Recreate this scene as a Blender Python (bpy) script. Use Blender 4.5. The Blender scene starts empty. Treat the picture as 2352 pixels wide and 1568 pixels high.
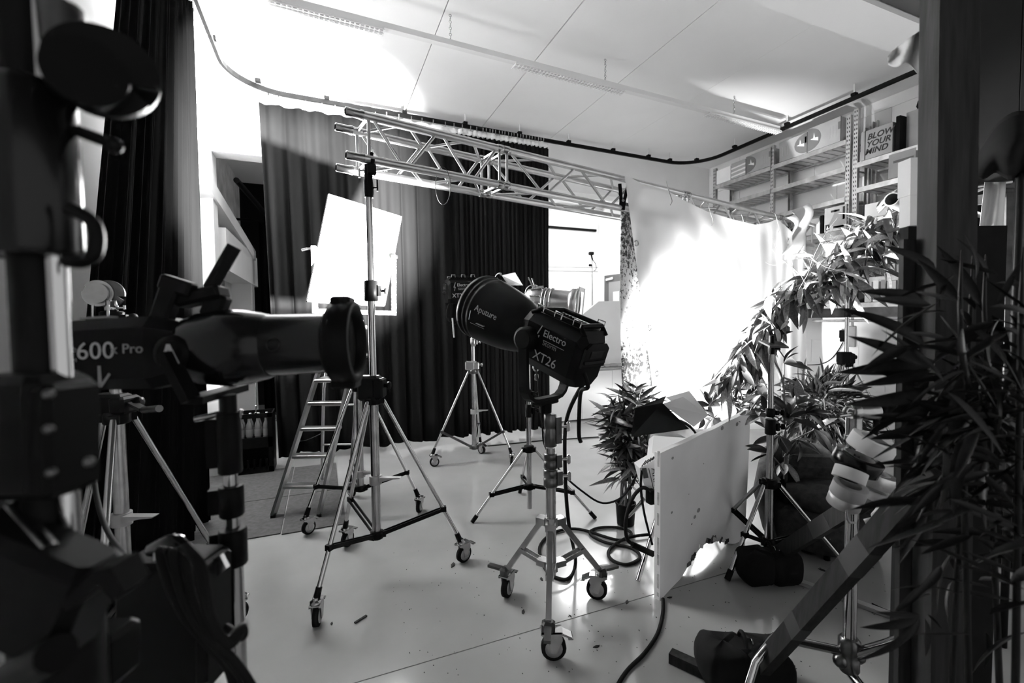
import bpy, math, random
from mathutils import Vector, Matrix

random.seed(7)
SC = bpy.context.scene
COL = SC.collection
# ------------------------------------------------------------------ camera
FPX = 1045.0                       # focal length in pixels of the 2352 x 1568 frame
CAM = Vector((0, 0, 1.5))
_y, _p, _r = math.radians(22.5), math.radians(2.41), math.radians(0.6)
FW = Vector((math.sin(_y) * math.cos(_p), math.cos(_y) * math.cos(_p), -math.sin(_p)))
_r0 = Vector((math.cos(_y), -math.sin(_y), 0)); _u0 = _r0.cross(FW)
UPV = _u0 * math.cos(_r) + _r0 * math.sin(_r)
RT = _r0 * math.cos(_r) - _u0 * math.sin(_r)
cd = bpy.data.cameras.new('camera'); cam = bpy.data.objects.new('camera', cd); COL.objects.link(cam)
cam.matrix_world = Matrix(((RT.x, UPV.x, -FW.x, CAM.x), (RT.y, UPV.y, -FW.y, CAM.y), (RT.z, UPV.z, -FW.z, CAM.z), (0, 0, 0, 1)))
cd.sensor_width = 36; cd.lens = FPX / 2352 * 36; cd.clip_start = 0.02
cd.dof.use_dof = True; cd.dof.focus_distance = 2.9; cd.dof.aperture_fstop = 2.5
SC.camera = cam
# ------------------------------------------------------------------ world, exposure
w = bpy.data.worlds.new('world'); SC.world = w; w.use_nodes = True
w.node_tree.nodes['Background'].inputs[0].default_value = (1, 1, 1, 1)
w.node_tree.nodes['Background'].inputs[1].default_value = 0.46
vs = SC.view_settings
SC.display_settings.display_device = 'sRGB'
vs.view_transform = 'Standard'; vs.look = 'None'; vs.gamma = 1.0; vs.exposure = 1.0; vs.use_curve_mapping = False
SC.cycles.max_bounces = 6; SC.cycles.diffuse_bounces = 4; SC.cycles.adaptive_threshold = 0.05; SC.cycles.glossy_bounces = 3
SC.cycles.transmission_bounces = 6; SC.cycles.sample_clamp_indirect = 6.0

# measuring helpers: where a line of sight meets a plane of the room
def ray(px, py): return FW + RT * ((px - 1176) / FPX) - UPV * ((py - 784) / FPX)
def at(px, py, d): return CAM + ray(px, py) * d
def fl(px, py, z=0.0):
    d = ray(px, py); return CAM + d * ((z - 1.5) / d.z)
def oy(px, py, Y):
    d = ray(px, py); return CAM + d * (Y / d.y)
def ox(px, py, X):
    d = ray(px, py); return CAM + d * (X / d.x)
V = Vector

def lamp_spot(name, loc, target, energy, size, blend, radius=0.06):
    l = bpy.data.lights.new(name, 'SPOT'); l.energy = energy; l.spot_size = math.radians(size); l.spot_blend = blend
    l.shadow_soft_size = radius
    o = bpy.data.objects.new(name, l); COL.objects.link(o); o.location = loc
    o.rotation_euler = (V(target) - V(loc)).to_track_quat('-Z', 'Y').to_euler()
    return o

# ------------------------------------------------------------------ materials (the photograph is black and white)
MATS = {}
def mat(name, base, rough=0.5, metal=0.0, var=0.0, scale=8.0, bump=0.0, bscale=None, coat=0.0, sheen=0.0, spec=0.5,
        stretch=None, trans=0.0, alpha=1.0):
    m = bpy.data.materials.new(name); m.use_nodes = True; MATS[name] = m
    nt = m.node_tree; N = nt.nodes; L = nt.links; b = N['Principled BSDF']
    b.inputs['Base Color'].default_value = (base, base, base, 1)
    b.inputs['Roughness'].default_value = rough; b.inputs['Metallic'].default_value = metal
    b.inputs['Specular IOR Level'].default_value = spec
    b.inputs['Coat Weight'].default_value = coat; b.inputs['Coat Roughness'].default_value = 0.08
    b.inputs['Sheen Weight'].default_value = sheen
    b.inputs['Transmission Weight'].default_value = trans; b.inputs['Alpha'].default_value = alpha
    if var or bump:
        tc = N.new('ShaderNodeTexCoord'); mp = N.new('ShaderNodeMapping'); L.new(tc.outputs['Object'], mp.inputs['Vector'])
        if stretch: mp.inputs['Scale'].default_value = stretch
    if var:
        n = N.new('ShaderNodeTexNoise'); n.inputs['Scale'].default_value = scale; n.inputs['Detail'].default_value = 6
        L.new(mp.outputs['Vector'], n.inputs['Vector'])
        r = N.new('ShaderNodeMapRange'); r.inputs['From Min'].default_value = 0.3; r.inputs['From Max'].default_value = 0.7
        r.inputs['To Min'].default_value = base * (1 - var); r.inputs['To Max'].default_value = base * (1 + var)
        L.new(n.outputs['Fac'], r.inputs['Value'])
        c = N.new('ShaderNodeCombineColor')
        for k in range(3): L.new(r.outputs['Result'], c.inputs[k])
        L.new(c.outputs['Color'], b.inputs['Base Color'])
    if bump:
        n2 = N.new('ShaderNodeTexNoise'); n2.inputs['Scale'].default_value = bscale or scale * 3; n2.inputs['Detail'].default_value = 4
        L.new(mp.outputs['Vector'], n2.inputs['Vector'])
        bp = N.new('ShaderNodeBump'); bp.inputs['Strength'].default_value = bump; bp.inputs['Distance'].default_value = 0.01
        L.new(n2.outputs['Fac'], bp.inputs['Height']); L.new(bp.outputs['Normal'], b.inputs['Normal'])
    return m

def emit(name, strength):
    m = bpy.data.materials.new(name); m.use_nodes = True; MATS[name] = m
    b = m.node_tree.nodes['Principled BSDF']
    b.inputs['Base Color'].default_value = (.9, .9, .9, 1)
    b.inputs['Emission Color'].default_value = (1, 1, 1, 1); b.inputs['Emission Strength'].default_value = strength
    return m

mat('wall_paint', .80, .6, var=.03, scale=3, bump=.05, bscale=60)
mat('ceiling_paint', .82, .7, var=.02, scale=2)
mat('floor_paint', .30, .17, var=.10, scale=1.6, bump=.02, bscale=9, coat=.5)
mat('joint_dark', .03, .8)
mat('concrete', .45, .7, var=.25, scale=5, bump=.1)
mat('carpet', .045, .9, var=.3, scale=30, bump=.2, bscale=200)
mat('curtain_black', .0095, .9, var=.3, scale=3, stretch=(1, 1, .2), spec=.0)
mat('curtain_shaded', .004, .95, var=.3, scale=3, stretch=(1, 1, .2), spec=.0)  # darker curtain copy: the side curtain's shade is put into its colour
mat('tape_white', .75, .7)
mat('black_metal', .006, .42, var=.3, scale=12, spec=.05)
mat('black_gloss', .004, .22, spec=.25)
mat('black_plastic', .004, .45, spec=.05)
mat('black_cloth', .005, .9, var=.3, scale=20, spec=.15)
mat('rubber', .010, .7, spec=.05)
mat('grey_rubber', .12, .6)
mat('chrome', .42, .11, 1.0)
mat('steel', .36, .27, 1.0, var=.2, scale=15)
mat('dark_steel', .10, .32, 1.0, var=.3, scale=10)
mat('aluminium', .52, .34, 1.0, var=.12, scale=9)
mat('galvanised', .52, .42, .9, var=.2, scale=14)
mat('grey_metal', .32, .45, .3, var=.15, scale=8)
mat('white_metal', .72, .4)
mat('white_card', .78, .7, var=.04, scale=4)
mat('foam', .86, .75, var=.06, scale=3, bump=.06, bscale=14)
mat('foam_edge', .40, .8, var=.5, scale=30)
mat('cardboard', .30, .8, var=.12, scale=5)
mat('cardboard_dark', .12, .8, var=.15, scale=5)
mat('print_black', .015, .6)
mat('print_grey', .32, .6)
mat('print_white', .75, .6)
mat('print_dim', .18, .6)
mat('wood', .022, .7, var=.35, scale=5, stretch=(12, 12, 1), bump=.08, spec=.08)
mat('wood_dark', .022, .6, var=.35, scale=5, stretch=(10, 10, 1), bump=.05, spec=.05)
mat('leaf_dark', .026, .42, var=.4, scale=18)
mat('leaf_mid', .13, .38, var=.4, scale=18)
mat('leaf_unlit', .008, .4, var=.3, scale=18, spec=.10)  # foreground bamboo's missing light is put into this near-black colour
mat('leaf_light', .45, .45, var=.4, scale=18)
mat('stem', .10, .6, var=.3, scale=20)
mat('twig', .12, .6)
mat('near_ceiling_shade', .07, .7, var=.05, scale=2)
mat('armchair_cloth', .03, .9, var=.4, scale=25, bump=.2, bscale=90, spec=.2)
mat('paper', .70, .8, var=.04, scale=6)
mat('door_grey', .10, .5)
mat('door_leaf', .28, .5)
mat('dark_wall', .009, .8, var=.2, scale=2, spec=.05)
mat('glass_bottle', .10, .08, coat=.5)
mat('lens_glass', .03, .05, coat=1.0)
mat('gel', .75, .25, trans=.0, alpha=.75)
# ------------------------------------------------------------------ mesh builder
class MB:
    def __init__(s): s.v = []; s.f = []; s.s = []
    def add(s, vs, fs, smooth=False):
        o = len(s.v); s.v += [tuple(q) for q in vs]
        for f in fs: s.f.append(tuple(i + o for i in f)); s.s.append(smooth)
        return s
    def box(s, c, size, R=None, bev=0.0):
        c = V(c); hx, hy, hz = (k / 2 for k in size)
        if bev <= 0:
            pts = [V((x, y, z)) for z in (-hz, hz) for y in (-hy, hy) for x in (-hx, hx)]
            fs = [(0, 2, 3, 1), (4, 5, 7, 6), (0, 1, 5, 4), (2, 6, 7, 3), (0, 4, 6, 2), (1, 3, 7, 5)]
        else:
            b = min(bev, hx * .9, hy * .9, hz * .9)
            ring = [(hx - b, -hy), (hx, -hy + b), (hx, hy - b), (hx - b, hy), (-hx + b, hy), (-hx, hy - b), (-hx, -hy + b), (-hx + b, -hy)]
            inn = [(x * (hx - b) / hx, y * (hy - b) / hy) for x, y in ring]
            pts = [V((x, y, -hz)) for x, y in inn] + [V((x, y, -hz + b)) for x, y in ring] + [V((x, y, hz - b)) for x, y in ring] + [V((x, y, hz)) for x, y in inn]
            fs = [tuple(range(7, -1, -1)), tuple(range(24, 32))]
            for l in range(3):
                for k in range(8): fs.append((l * 8 + k, l * 8 + (k + 1) % 8, l * 8 + 8 + (k + 1) % 8, l * 8 + 8 + k))
        if R is not None: pts = [R @ q for q in pts]
        return s.add([c + q for q in pts], fs)
    def bar(s, p0, p1, wid, th, up=(0, 0, 1)):
        p0, p1 = V(p0), V(p1); z = (p1 - p0); L = z.length; z.normalize()
        x = V(up).cross(z)
        if x.length < 1e-4: x = V((1, 0, 0)).cross(z)
        x.normalize(); y = z.cross(x)
        R = Matrix((x, y, z)).transposed()
        return s.box((p0 + p1) / 2, (wid, th, L), R)
    def lathe(s, p0, axis, prof, n=20, cap0=True, cap1=True, smooth=True, sx=1.0, up=None):
        a = V(axis).normalized(); x = V(up) if up else (V((0, 0, 1)) if abs(a.z) < .9 else V((1, 0, 0)))
        y = a.cross(x).normalized(); x = y.cross(a); p0 = V(p0)
        vs = []
        for t, r in prof:
            for k in range(n):
                q = 2 * math.pi * k / n
                vs.append(p0 + a * t + (x * math.cos(q) + y * math.sin(q) * sx) * r)
        fs = []
        for l in range(len(prof) - 1):
            for k in range(n): fs.append((l * n + k, l * n + (k + 1) % n, (l + 1) * n + (k + 1) % n, (l + 1) * n + k))
        s.add(vs, fs, smooth)
        if cap0: s.add(vs[:n], [tuple(range(n - 1, -1, -1))])
        if cap1: s.add(vs[-n:], [tuple(range(n))])
        return s
    def tube(s, p0, p1, r0, r1=None, n=12, cap=True):
        p0, p1 = V(p0), V(p1)
        return s.lathe(p0, p1 - p0, [(0, r0), ((p1 - p0).length, r0 if r1 is None else r1)], n, cap, cap)
    def path(s, pts, r, n=8, cap=True, closed=False):
        pts = [V(q) for q in pts]; m = len(pts)
        rs = r if isinstance(r, (list, tuple)) else [r] * m
        t0 = (pts[1] - pts[0]).normalized(); x = t0.orthogonal().normalized(); vs = []
        for i, q in enumerate(pts):
            a = pts[(i - 1) % m] if (closed or i > 0) else q; b = pts[(i + 1) % m] if (closed or i < m - 1) else q
            t = (b - a)
            t = t.normalized() if t.length > 1e-9 else t0
            x = x - t * x.dot(t); x = x.normalized() if x.length > 1e-6 else t.orthogonal().normalized()
            y = t.cross(x)
            for k in range(n):
                g = 2 * math.pi * k / n; vs.append(q + (x * math.cos(g) + y * math.sin(g)) * rs[i])
        fs = []
        for i in range(m if closed else m - 1):
            j = (i + 1) % m
            for k in range(n): fs.append((i * n + k, i * n + (k + 1) % n, j * n + (k + 1) % n, j * n + k))
        s.add(vs, fs, True)
        if cap and not closed: s.add(vs[:n], [tuple(range(n - 1, -1, -1))]); s.add(vs[-n:], [tuple(range(n))])
        return s
    def prism(s, poly, ext):
        poly = [V(q) for q in poly]; e = V(ext); n = len(poly)
        vs = poly + [q + e for q in poly]
        fs = [tuple(range(n - 1, -1, -1)), tuple(range(n, 2 * n))] + [(k, (k + 1) % n, n + (k + 1) % n, n + k) for k in range(n)]
        return s.add(vs, fs)
    def grid(s, fn, nu, nv, smooth=True):
        vs = [fn(i / nu, j / nv) for j in range(nv + 1) for i in range(nu + 1)]
        fs = [(j * (nu + 1) + i, j * (nu + 1) + i + 1, (j + 1) * (nu + 1) + i + 1, (j + 1) * (nu + 1) + i) for j in range(nv) for i in range(nu)]
        return s.add(vs, fs, smooth)
    def ball(s, c, r, n=12, m=8, sc=(1, 1, 1), R=None):
        def fn(u, v):
            q = V((math.cos(2 * math.pi * u) * math.sin(math.pi * v) * sc[0], math.sin(2 * math.pi * u) * math.sin(math.pi * v) * sc[1], math.cos(math.pi * v) * sc[2])) * r
            return V(c) + (R @ q if R else q)
        return s.grid(fn, n, m)
    def ring(s, c, axis, R, r, n=20, k=8):
        a = V(axis).normalized(); x = a.orthogonal().normalized(); y = a.cross(x)
        return s.path([V(c) + (x * math.cos(2 * math.pi * i / n) + y * math.sin(2 * math.pi * i / n)) * R for i in range(n)], r, k, closed=True)
    def mesh(s, name):
        me = bpy.data.meshes.new(name); me.from_pydata(s.v, [], s.f)
        me.polygons.foreach_set('use_smooth', s.s); me.update(); return me
    def build(s, name, m, parent=None, solid=0.0):
        o = bpy.data.objects.new(name, s.mesh(name)); COL.objects.link(o)
        o.data.materials.append(MATS[m])
        if parent is not None: hang(o, parent)
        if solid:
            q = o.modifiers.new('thickness', 'SOLIDIFY'); q.thickness = solid; q.offset = 0
        return o

WORLD_M = {}
def wm(o): return WORLD_M.get(o.name, o.matrix_basis.copy())
def hang(o, parent):
    o.parent = parent; o.matrix_parent_inverse = wm(parent).inverted()
def thing(name, label, cat, loc=(0, 0, 0), group=None, kind=None):
    o = bpy.data.objects.new(name, None); COL.objects.link(o); o.empty_display_size = .05
    o.location = loc; WORLD_M[o.name] = Matrix.Translation(V(loc))
    o['label'] = label; o['category'] = cat
    if group: o['group'] = group
    if kind: o['kind'] = kind
    return o
def tag(o, label, cat, group=None, kind=None):
    o['label'] = label; o['category'] = cat
    if group: o['group'] = group
    if kind: o['kind'] = kind
    return o
def struct(name, mb, m, label, cat='wall'):
    o = mb.build(name, m); o['kind'] = 'structure'; o['label'] = label; o['category'] = cat; return o
def inst(name, me, parent, M):
    o = bpy.data.objects.new(name, me); COL.objects.link(o)
    if parent is not None: hang(o, parent)
    o.matrix_basis = M; return o
def frame(loc, z, x=None, roll=0.0, s=1.0):
    z = V(z).normalized(); x = V(x) if x is not None else V((0, 0, 1))
    y = z.cross(x)
    if y.length < 1e-4: y = z.orthogonal()
    y.normalize(); x = y.cross(z)
    R = Matrix((x, y, z)).transposed().to_4x4()
    return Matrix.Translation(V(loc)) @ R @ Matrix.Rotation(roll, 4, 'Z') @ Matrix.Scale(s, 4)
def text(body, size, loc, right, up, m, parent, name='lettering', shear=0.0, depth=.0006, align='LEFT', spacing=1.0, bold=0.0):
    c = bpy.data.curves.new(name, 'FONT'); c.body = body; c.size = size; c.extrude = depth; c.shear = shear; c.align_x = align
    c.offset = bold; c.space_character = spacing; c.resolution_u = 3
    tmp = bpy.data.objects.new('lettering_curve', c); me = bpy.data.meshes.new_from_object(tmp); bpy.data.objects.remove(tmp)
    me.materials.clear(); me.materials.append(MATS[m]); o = bpy.data.objects.new(name, me); COL.objects.link(o)
    hang(o, parent)
    r = V(right).normalized(); n = r.cross(V(up)).normalized(); u = n.cross(r)
    o.matrix_basis = Matrix.Translation(V(loc)) @ Matrix((r, u, n)).transposed().to_4x4()
    return o
def lerp(a, b, t): return V(a) * (1 - t) + V(b) * t
def arc(c, p, q, a0, a1, r, n=8):
    return [V(c) + (V(p) * math.cos(a0 + (a1 - a0) * i / n) + V(q) * math.sin(a0 + (a1 - a0) * i / n)) * r for i in range(n + 1)]
def bez(p0, p1, p2, p3, n=12):
    p0, p1, p2, p3 = map(V, (p0, p1, p2, p3))
    return [p0 * (1 - t) ** 3 + p1 * 3 * t * (1 - t) ** 2 + p2 * 3 * t * t * (1 - t) + p3 * t ** 3 for t in (i / n for i in range(n + 1))]
def smooth_path(pts, n=6):
    pts = [V(p) for p in pts]; out = []
    for i in range(len(pts) - 1):
        a = pts[max(i - 1, 0)]; b = pts[i]; c = pts[i + 1]; d = pts[min(i + 2, len(pts) - 1)]
        for k in range(n):
            t = k / n
            out.append(.5 * ((2 * b) + (c - a) * t + (2 * a - 5 * b + 4 * c - d) * t * t + (3 * b - a - 3 * c + d) * t ** 3))
    return out + [pts[-1]]
# ------------------------------------------------------------------ the room
ZC, ZT = 4.10, 3.95              # ceiling, curtain track
XL, XR, YB = -1.30, 6.20, 6.02   # left wall, right wall, back wall
fb = MB().box((2.6, 4.2, -.06), (12, 14.4, .10)); floor = struct('floor', fb, 'joint_dark', 'glossy light grey painted studio floor', 'floor')
for (x0, x1, y0, y1) in [(-3.2, 8.4, -2.8, 1.957), (-3.2, 8.4, 1.963, 5.9), (-3.2, 8.4, 5.9, 11.3)]:
    MB().box(((x0 + x1) / 2, (y0 + y1) / 2, -.005), (x1 - x0, y1 - y0, .01)).build('floor_slab', 'floor_paint', floor)
cb = MB().box((2.6, 4.2, ZC + .11), (12, 14.4, .12)); ceil = struct('ceiling', cb, 'joint_dark', 'white panelled studio ceiling', 'ceiling')
xs = [-3.2, -1.1, -.05, 1.0, 2.02, 3.05, 4.08, 5.1, 6.3, 8.4]
for i in range(len(xs) - 1):
    g0 = .003 if abs(xs[i] - 4.08) > .01 else .0
    MB().box(((xs[i] + xs[i + 1]) / 2, 4.2, ZC + .025), (xs[i + 1] - xs[i] - (.012 if i in (3, 4) else .005 if i in (2, 5) else .0), 14.4, .05)).build('ceiling_panel', 'ceiling_paint', ceil)
bm = MB().box((2.6, 2.36, 3.98), (9, .32, .26)); struct('beam', bm, 'ceiling_paint', 'white ceiling beam running across the room', 'beam')
struct('ceiling_near', MB().box((2.6, -.32, 3.99), (12, 5.02, .2)), 'near_ceiling_shade', 'added dark slab giving the near side ceiling its shade by colour', 'ceiling')  # dark slab added under the ceiling; near-side shade is put into its colour
# left wall, pilaster and ledge
struct('wall_left', MB().box((XL - .1, 2.0, ZC / 2), (.2, 8.2, ZC)), 'wall_paint', 'white wall behind the black side curtain')
struct('trim_1', MB().box((-1.2, YB + .12, 1.72), (.2, .24, 3.44)), 'wall_paint', 'white pilaster at the left end of the back wall', 'pilaster')
p0, p1 = V((-1.17, 5.0, 3.12)), V((-1.10, 8.8, 2.66))
struct('trim_2', MB().bar(p0, p1, .16, .16), 'wall_paint', 'white sloping ledge beam on the left wall', 'beam')
# back wall: header over a wide opening, solid beyond it
struct('wall_back', MB().box((2.45, YB + .12, (3.44 + ZC) / 2), (7.5, .24, ZC - 3.44)), 'wall_paint', 'white header wall above the black back curtain')
struct('wall_back_side', MB().box((5.75, YB + .12, 1.72), (.9, .24, 3.44)), 'wall_paint', 'white back wall beside the metal shelves')
# right wall of painted blocks
wr = struct('wall_right', MB().box((XR + .108, 2.9, ZC / 2), (.2, 6.5, ZC)), 'wall_paint', 'white painted block wall behind the metal shelves')
bw, bh = .60, .305; k = 0
for r in range(14):
    z0 = r * bh; off = (r % 2) * bw / 2
    for c in range(-1, 12):
        y0 = -.3 + c * bw + off; y1 = min(y0 + bw, 6.14); y0 = max(y0, -.35)
        if y1 - y0 < .05 or z0 >= ZC: continue
        z1 = min(z0 + bh, ZC)
        o = MB().box((XR + .004, (y0 + y1) / 2, (z0 + z1) / 2), (.01, y1 - y0 - .004, z1 - z0 - .004)).build('block', 'wall_paint', wr)
# room beyond the opening
struct('wall_far', MB().box((3.6, 9.3, ZC / 2), (5.0, .2, ZC)), 'wall_paint', 'white far wall of the room beyond')
wfr = struct('wall_far_side', MB().box((6.12, 7.75, ZC / 2), (.2, 2.9, ZC)), 'wall_paint', 'white side wall of the room beyond')
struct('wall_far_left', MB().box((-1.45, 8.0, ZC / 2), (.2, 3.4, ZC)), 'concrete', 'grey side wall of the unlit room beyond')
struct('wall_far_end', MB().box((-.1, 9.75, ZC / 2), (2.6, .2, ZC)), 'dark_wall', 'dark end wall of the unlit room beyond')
# grey soffit, dark window and pale column under the ledge
struct('trim_3', MB().bar((-1.2, 6.4, 2.42), (-1.2, 9.2, 2.42), .3, .5), 'wall_paint', 'pale soffit below the sloping ledge', 'soffit')
struct('window_1', MB().box((-1.33, 7.0, 1.3), (.04, 1.5, 1.7)), 'black_gloss', 'dark glazed opening below the ledge', 'window')
struct('trim_4', MB().box((-1.22, 8.7, 1.1), (.3, .35, 2.2)), 'wall_paint', 'pale column at the end of the dark opening', 'column')
# skirting cable of the curtain track
def track_path():
    pts = [V((-.82, .6, ZT)), V((-.82, 4.9, ZT))]
    pts += arc((-.27, 4.95, ZT), (1, 0, 0), (0, 1, 0), math.pi, math.pi / 2, .55, 10)
    pts += [V((1.5, 5.55, ZT)), V((5.0, 5.66, ZT))]
    pts += arc((5.02, 5.14, ZT), (1, 0, 0), (0, 1, 0), math.pi / 2, 0, .52, 10)
    pts += [V((5.52, 3.5, ZT)), V((5.51, 2.54, ZT))]
    return pts
tr = thing('curtain_track', 'black curved curtain track running round under the ceiling', 'curtain track', (2.4, 5.5, ZC))
TP = track_path()
mb = MB(); vs = []
for i, q in enumerate(TP):
    t = (TP[min(i + 1, len(TP) - 1)] - TP[max(i - 1, 0)]).normalized(); nrm = V((-t.y, t.x, 0))
    for a, b in ((-.014, -.022), (.014, -.022), (.014, .022), (-.014, .022)): vs.append(q + nrm * a + V((0, 0, b)))
mb.add(vs, [(i * 4 + k, i * 4 + (k + 1) % 4, i * 4 + 4 + (k + 1) % 4, i * 4 + 4 + k) for i in range(len(TP) - 1) for k in range(4)] + [(3, 2, 1, 0), tuple(len(vs) - 4 + k for k in range(4))])
mb.build('rail', 'black_metal', tr)
for (x, y) in [(-.82, 2.2), (-.82, 3.4), (-.82, 4.72), (-.55, 5.36), (.1, 5.5), (.95, 5.53), (1.7, 5.556), (2.45, 5.58), (3.2, 5.603), (3.95, 5.627), (4.6, 5.647), (5.02, 5.66), (5.4, 5.5), (5.52, 4.9), (5.52, 4.1), (5.51, 3.3)]:
    MB().box((x, y, ZT + .035), (.05, .05, .03)).build('bracket', 'black_metal', tr)
    MB().box((x, y, (ZT + ZC) / 2 + .02), (.01, .01, ZC - ZT - .04)).build('hanger', 'white_metal', tr)
# pendant luminaire tray hung on chains
A, B = fl(560, -22, 3.85), fl(1787, 296, 3.85)
lu = thing('batten_luminaire', 'long thin white unlit batten luminaire hanging on chains below the ceiling', 'ceiling light', (A + B) / 2)
d = (B - A).normalized(); L = (B - A).length
MB().bar(A, B, .055, .045).build('tray', 'white_metal', lu)
def along(px, py): return (fl(px, py, 3.85) - A).dot(d)
for (s0, s1) in [(along(620, 0), along(880, 62)), (along(1180, 140), along(1432, 202)), (along(1622, 255), along(1787, 297))]:
    c = A + d * (s0 + s1) / 2 + V((0, 0, -.04)); n = V((-d.y, d.x, 0))
    g = MB()
    # perforated reflector: strips with slots between them
    for k in range(5):
        off = (k - 2) * .02
        g.bar(A + d * s0 + n * off + V((0, 0, -.05 + .006 * abs(k - 2))), A + d * s1 + n * off + V((0, 0, -.05 + .006 * abs(k - 2))), .004, .012)
    m = int((s1 - s0) / .035)
    for k in range(m + 1):
        q = A + d * (s0 + (s1 - s0) * k / m) + V((0, 0, -.05)); g.bar(q - n * .045, q + n * .045, .012, .004)
    g.build('louvre', 'white_metal', lu)
for (px, py) in [(1042, 88), (1398, 187), (1690, 268)]:
    q = A + d * along(px, py); ch = MB()
    for k in range(9):
        z = 3.875 + k * .026
        ch.ring(q + V((0, 0, z - 3.85)), (1, 0, 0) if k % 2 else (0, 1, 0), .011, .0028, 8, 4)
    ch.build('chain', 'steel', lu); 
# curtains
def curtain(name, label, top, bot, fold, amp, z0, z1, nu, m='curtain_black'):
    root = thing(name, label, 'curtain', (bot(0.5)[0], bot(.5)[1], 0))
    rnd = random.Random(len(name)); ph = [rnd.uniform(0, 6.28) for _ in range(4)]
    def fn(u, v):
        t = top(u); b = bot(u); p = lerp(t, b, v); L = (top(1) - top(0)).length
        e = .004; tg = (top(min(u + e, 1)) - top(max(u - e, 0))).normalized(); n = V((-tg.y, tg.x, 0))
        f = fold(u)
        a = amp(u) * (.35 + .65 * min(1, v * 1.3))
        off = a * (math.sin(f) * .75 + .25 * math.sin(2.3 * f + ph[0]) + .35 * math.sin(.43 * f + ph[1] + v * .8))
        off2 = .4 * a * math.cos(f * 1.0 + .5)
        z = z1 + (z0 - z1) * v
        if v == 0: z -= .018 * (1 - math.cos(f)) * .5
        if v == 1: z += .02 * math.sin(f * .37 + ph[2])
        q = p + n * off + tg * off2; return V((q.x, q.y, z))
    MB().grid(fn, nu, 14).build('cloth', m, root, solid=.004)
    return root, fn
def back_top(u):
    X = -.57 + 3.42 * u; return V((X, 5.50 + .02 * u, 0))
def back_fold(u):
    return 2 * math.pi * (u * 17 if u < .62 else .62 * 17 + (u - .62) * 55)
bc, bfn = curtain('back_curtain', 'tall black pleated curtain hanging across the back of the studio', back_top, lambda u: V((-.50 + 3.33 * u, 5.50, 0)), back_fold, lambda u: .05 if u < .62 else .035, .07, 3.83, 420)
# white heading tape and gliders
gl = MB(); 
def tapefn(u, v):
    q = bfn(u, 0); s = abs(math.sin(u * 60)); 
    return V((q.x, q.y, 3.825 + v * (.05 + .02 * s)))
MB().grid(tapefn, 160, 1).build('heading_tape', 'tape_white', bc, solid=.002)
gm = MB().box((0, 0, .05), (.012, .012, .03)).path([V((0, 0, .04)), V((0, 0, -.03)), V((.006, 0, -.05)), V((0, 0, -.06))], .004, 6).mesh('glider'); gm.materials.append(MATS['steel'])
us = [0, .03, .055, .09, .135, .18, .22, .265, .305, .345, .385, .425, .465, .505, .545, .585, .62, .65, .68, .705] + [.73 + .0125 * k for k in range(21)]
for u in us:
    q = bfn(u, 0); inst('glider', gm, bc, Matrix.Translation((q.x, 5.50 + .025 * u + .01, 3.885)))
lt = lambda u: V((-.84, 4.12 - 1.15 * u, 0))
lb = lambda u: V((-.86 - .14 * min(1, u * 1.6), 4.05 - 1.75 * u, 0))
lc, lfn = curtain('side_curtain', 'black pleated curtain hanging along the left wall beside the crank stand', lt, lb, lambda u: 2 * math.pi * u * 15, lambda u: .045, .04, 3.86, 200, 'curtain_shaded')
for k in range(14):
    q = lfn((k + .2) / 14, 0); inst('glider', gm, lc, Matrix.Translation((-.83, q.y, 3.885)))
ic, icf = curtain('inner_curtain', 'black curtain inside the unlit room beyond the left opening', lambda u: V((-.95 + 1.3 * u, 8.6, 0)), lambda u: V((-.95 + 1.3 * u, 8.55, 0)), lambda u: 2 * math.pi * u * 12, lambda u: .04, .02, 3.2, 120, 'curtain_shaded')
MB().tube((-1.34, 8.6, 3.22), (.5, 8.6, 3.22), .02, n=8).build('curtain_rod', 'black_metal', ic)
# ------------------------------------------------------------------ stands
def zz(px, py, d): return at(px, py, d).z
def _caster_meshes():
    R = .05
    wh = MB().lathe((-.014, 0, R), (1, 0, 0), [(0, R * .80), (.002, R), (.026, R), (.028, R * .80)], 20)
    hubm = MB().lathe((-.017, 0, R), (1, 0, 0), [(0, .012), (.001, R * .7), (.033, R * .7), (.034, .012)], 16)
    fk = MB()
    for sx in (-1, 1):
        fk.prism([(sx * .021, -.012, R - .012), (sx * .021, .012, R - .012), (sx * .021, .024, .098), (sx * .021, .052, .112), (sx * .021, .05, .122), (sx * .021, -.03, .122), (sx * .021, -.034, .09)], (sx * .003, 0, 0))
    fk.box((0, .008, .119), (.048, .085, .006)).lathe((0, .02, .118), (0, 0, 1), [(0, .026), (.012, .026), (.016, .016), (.03, .014)], 14)
    br = MB().prism([(-.02, -.03, .108), (-.02, -.068, .092), (-.02, -.072, .098), (-.02, -.032, .118)], (.04, 0, 0)).box((0, -.066, .094), (.046, .02, .006))
    out = []
    for n, b, m in (('fork', fk, 'steel'), ('wheel', wh, 'rubber'), ('wheel_hub', hubm, 'grey_metal'), ('brake', br, 'steel')):
        me = b.mesh(n); me.materials.append(MATS[m]); out.append(me)
    return out
CM = _caster_meshes()
def caster(parent, foot, ang, s=1.0, tone=None):
    # swivel axle stands over the foot point; local +y .02 is the swivel axis
    M = Matrix.Translation(V((foot[0], foot[1], 0))) @ Matrix.Rotation(ang, 4, 'Z') @ Matrix.Scale(s, 4)
    c = inst('caster', CM[0], parent, M); WORLD_M[c.name] = M
    for me in CM[1:]:
        o = bpy.data.objects.new(me.name, me); COL.objects.link(o); o.parent = c
    return c
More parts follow.
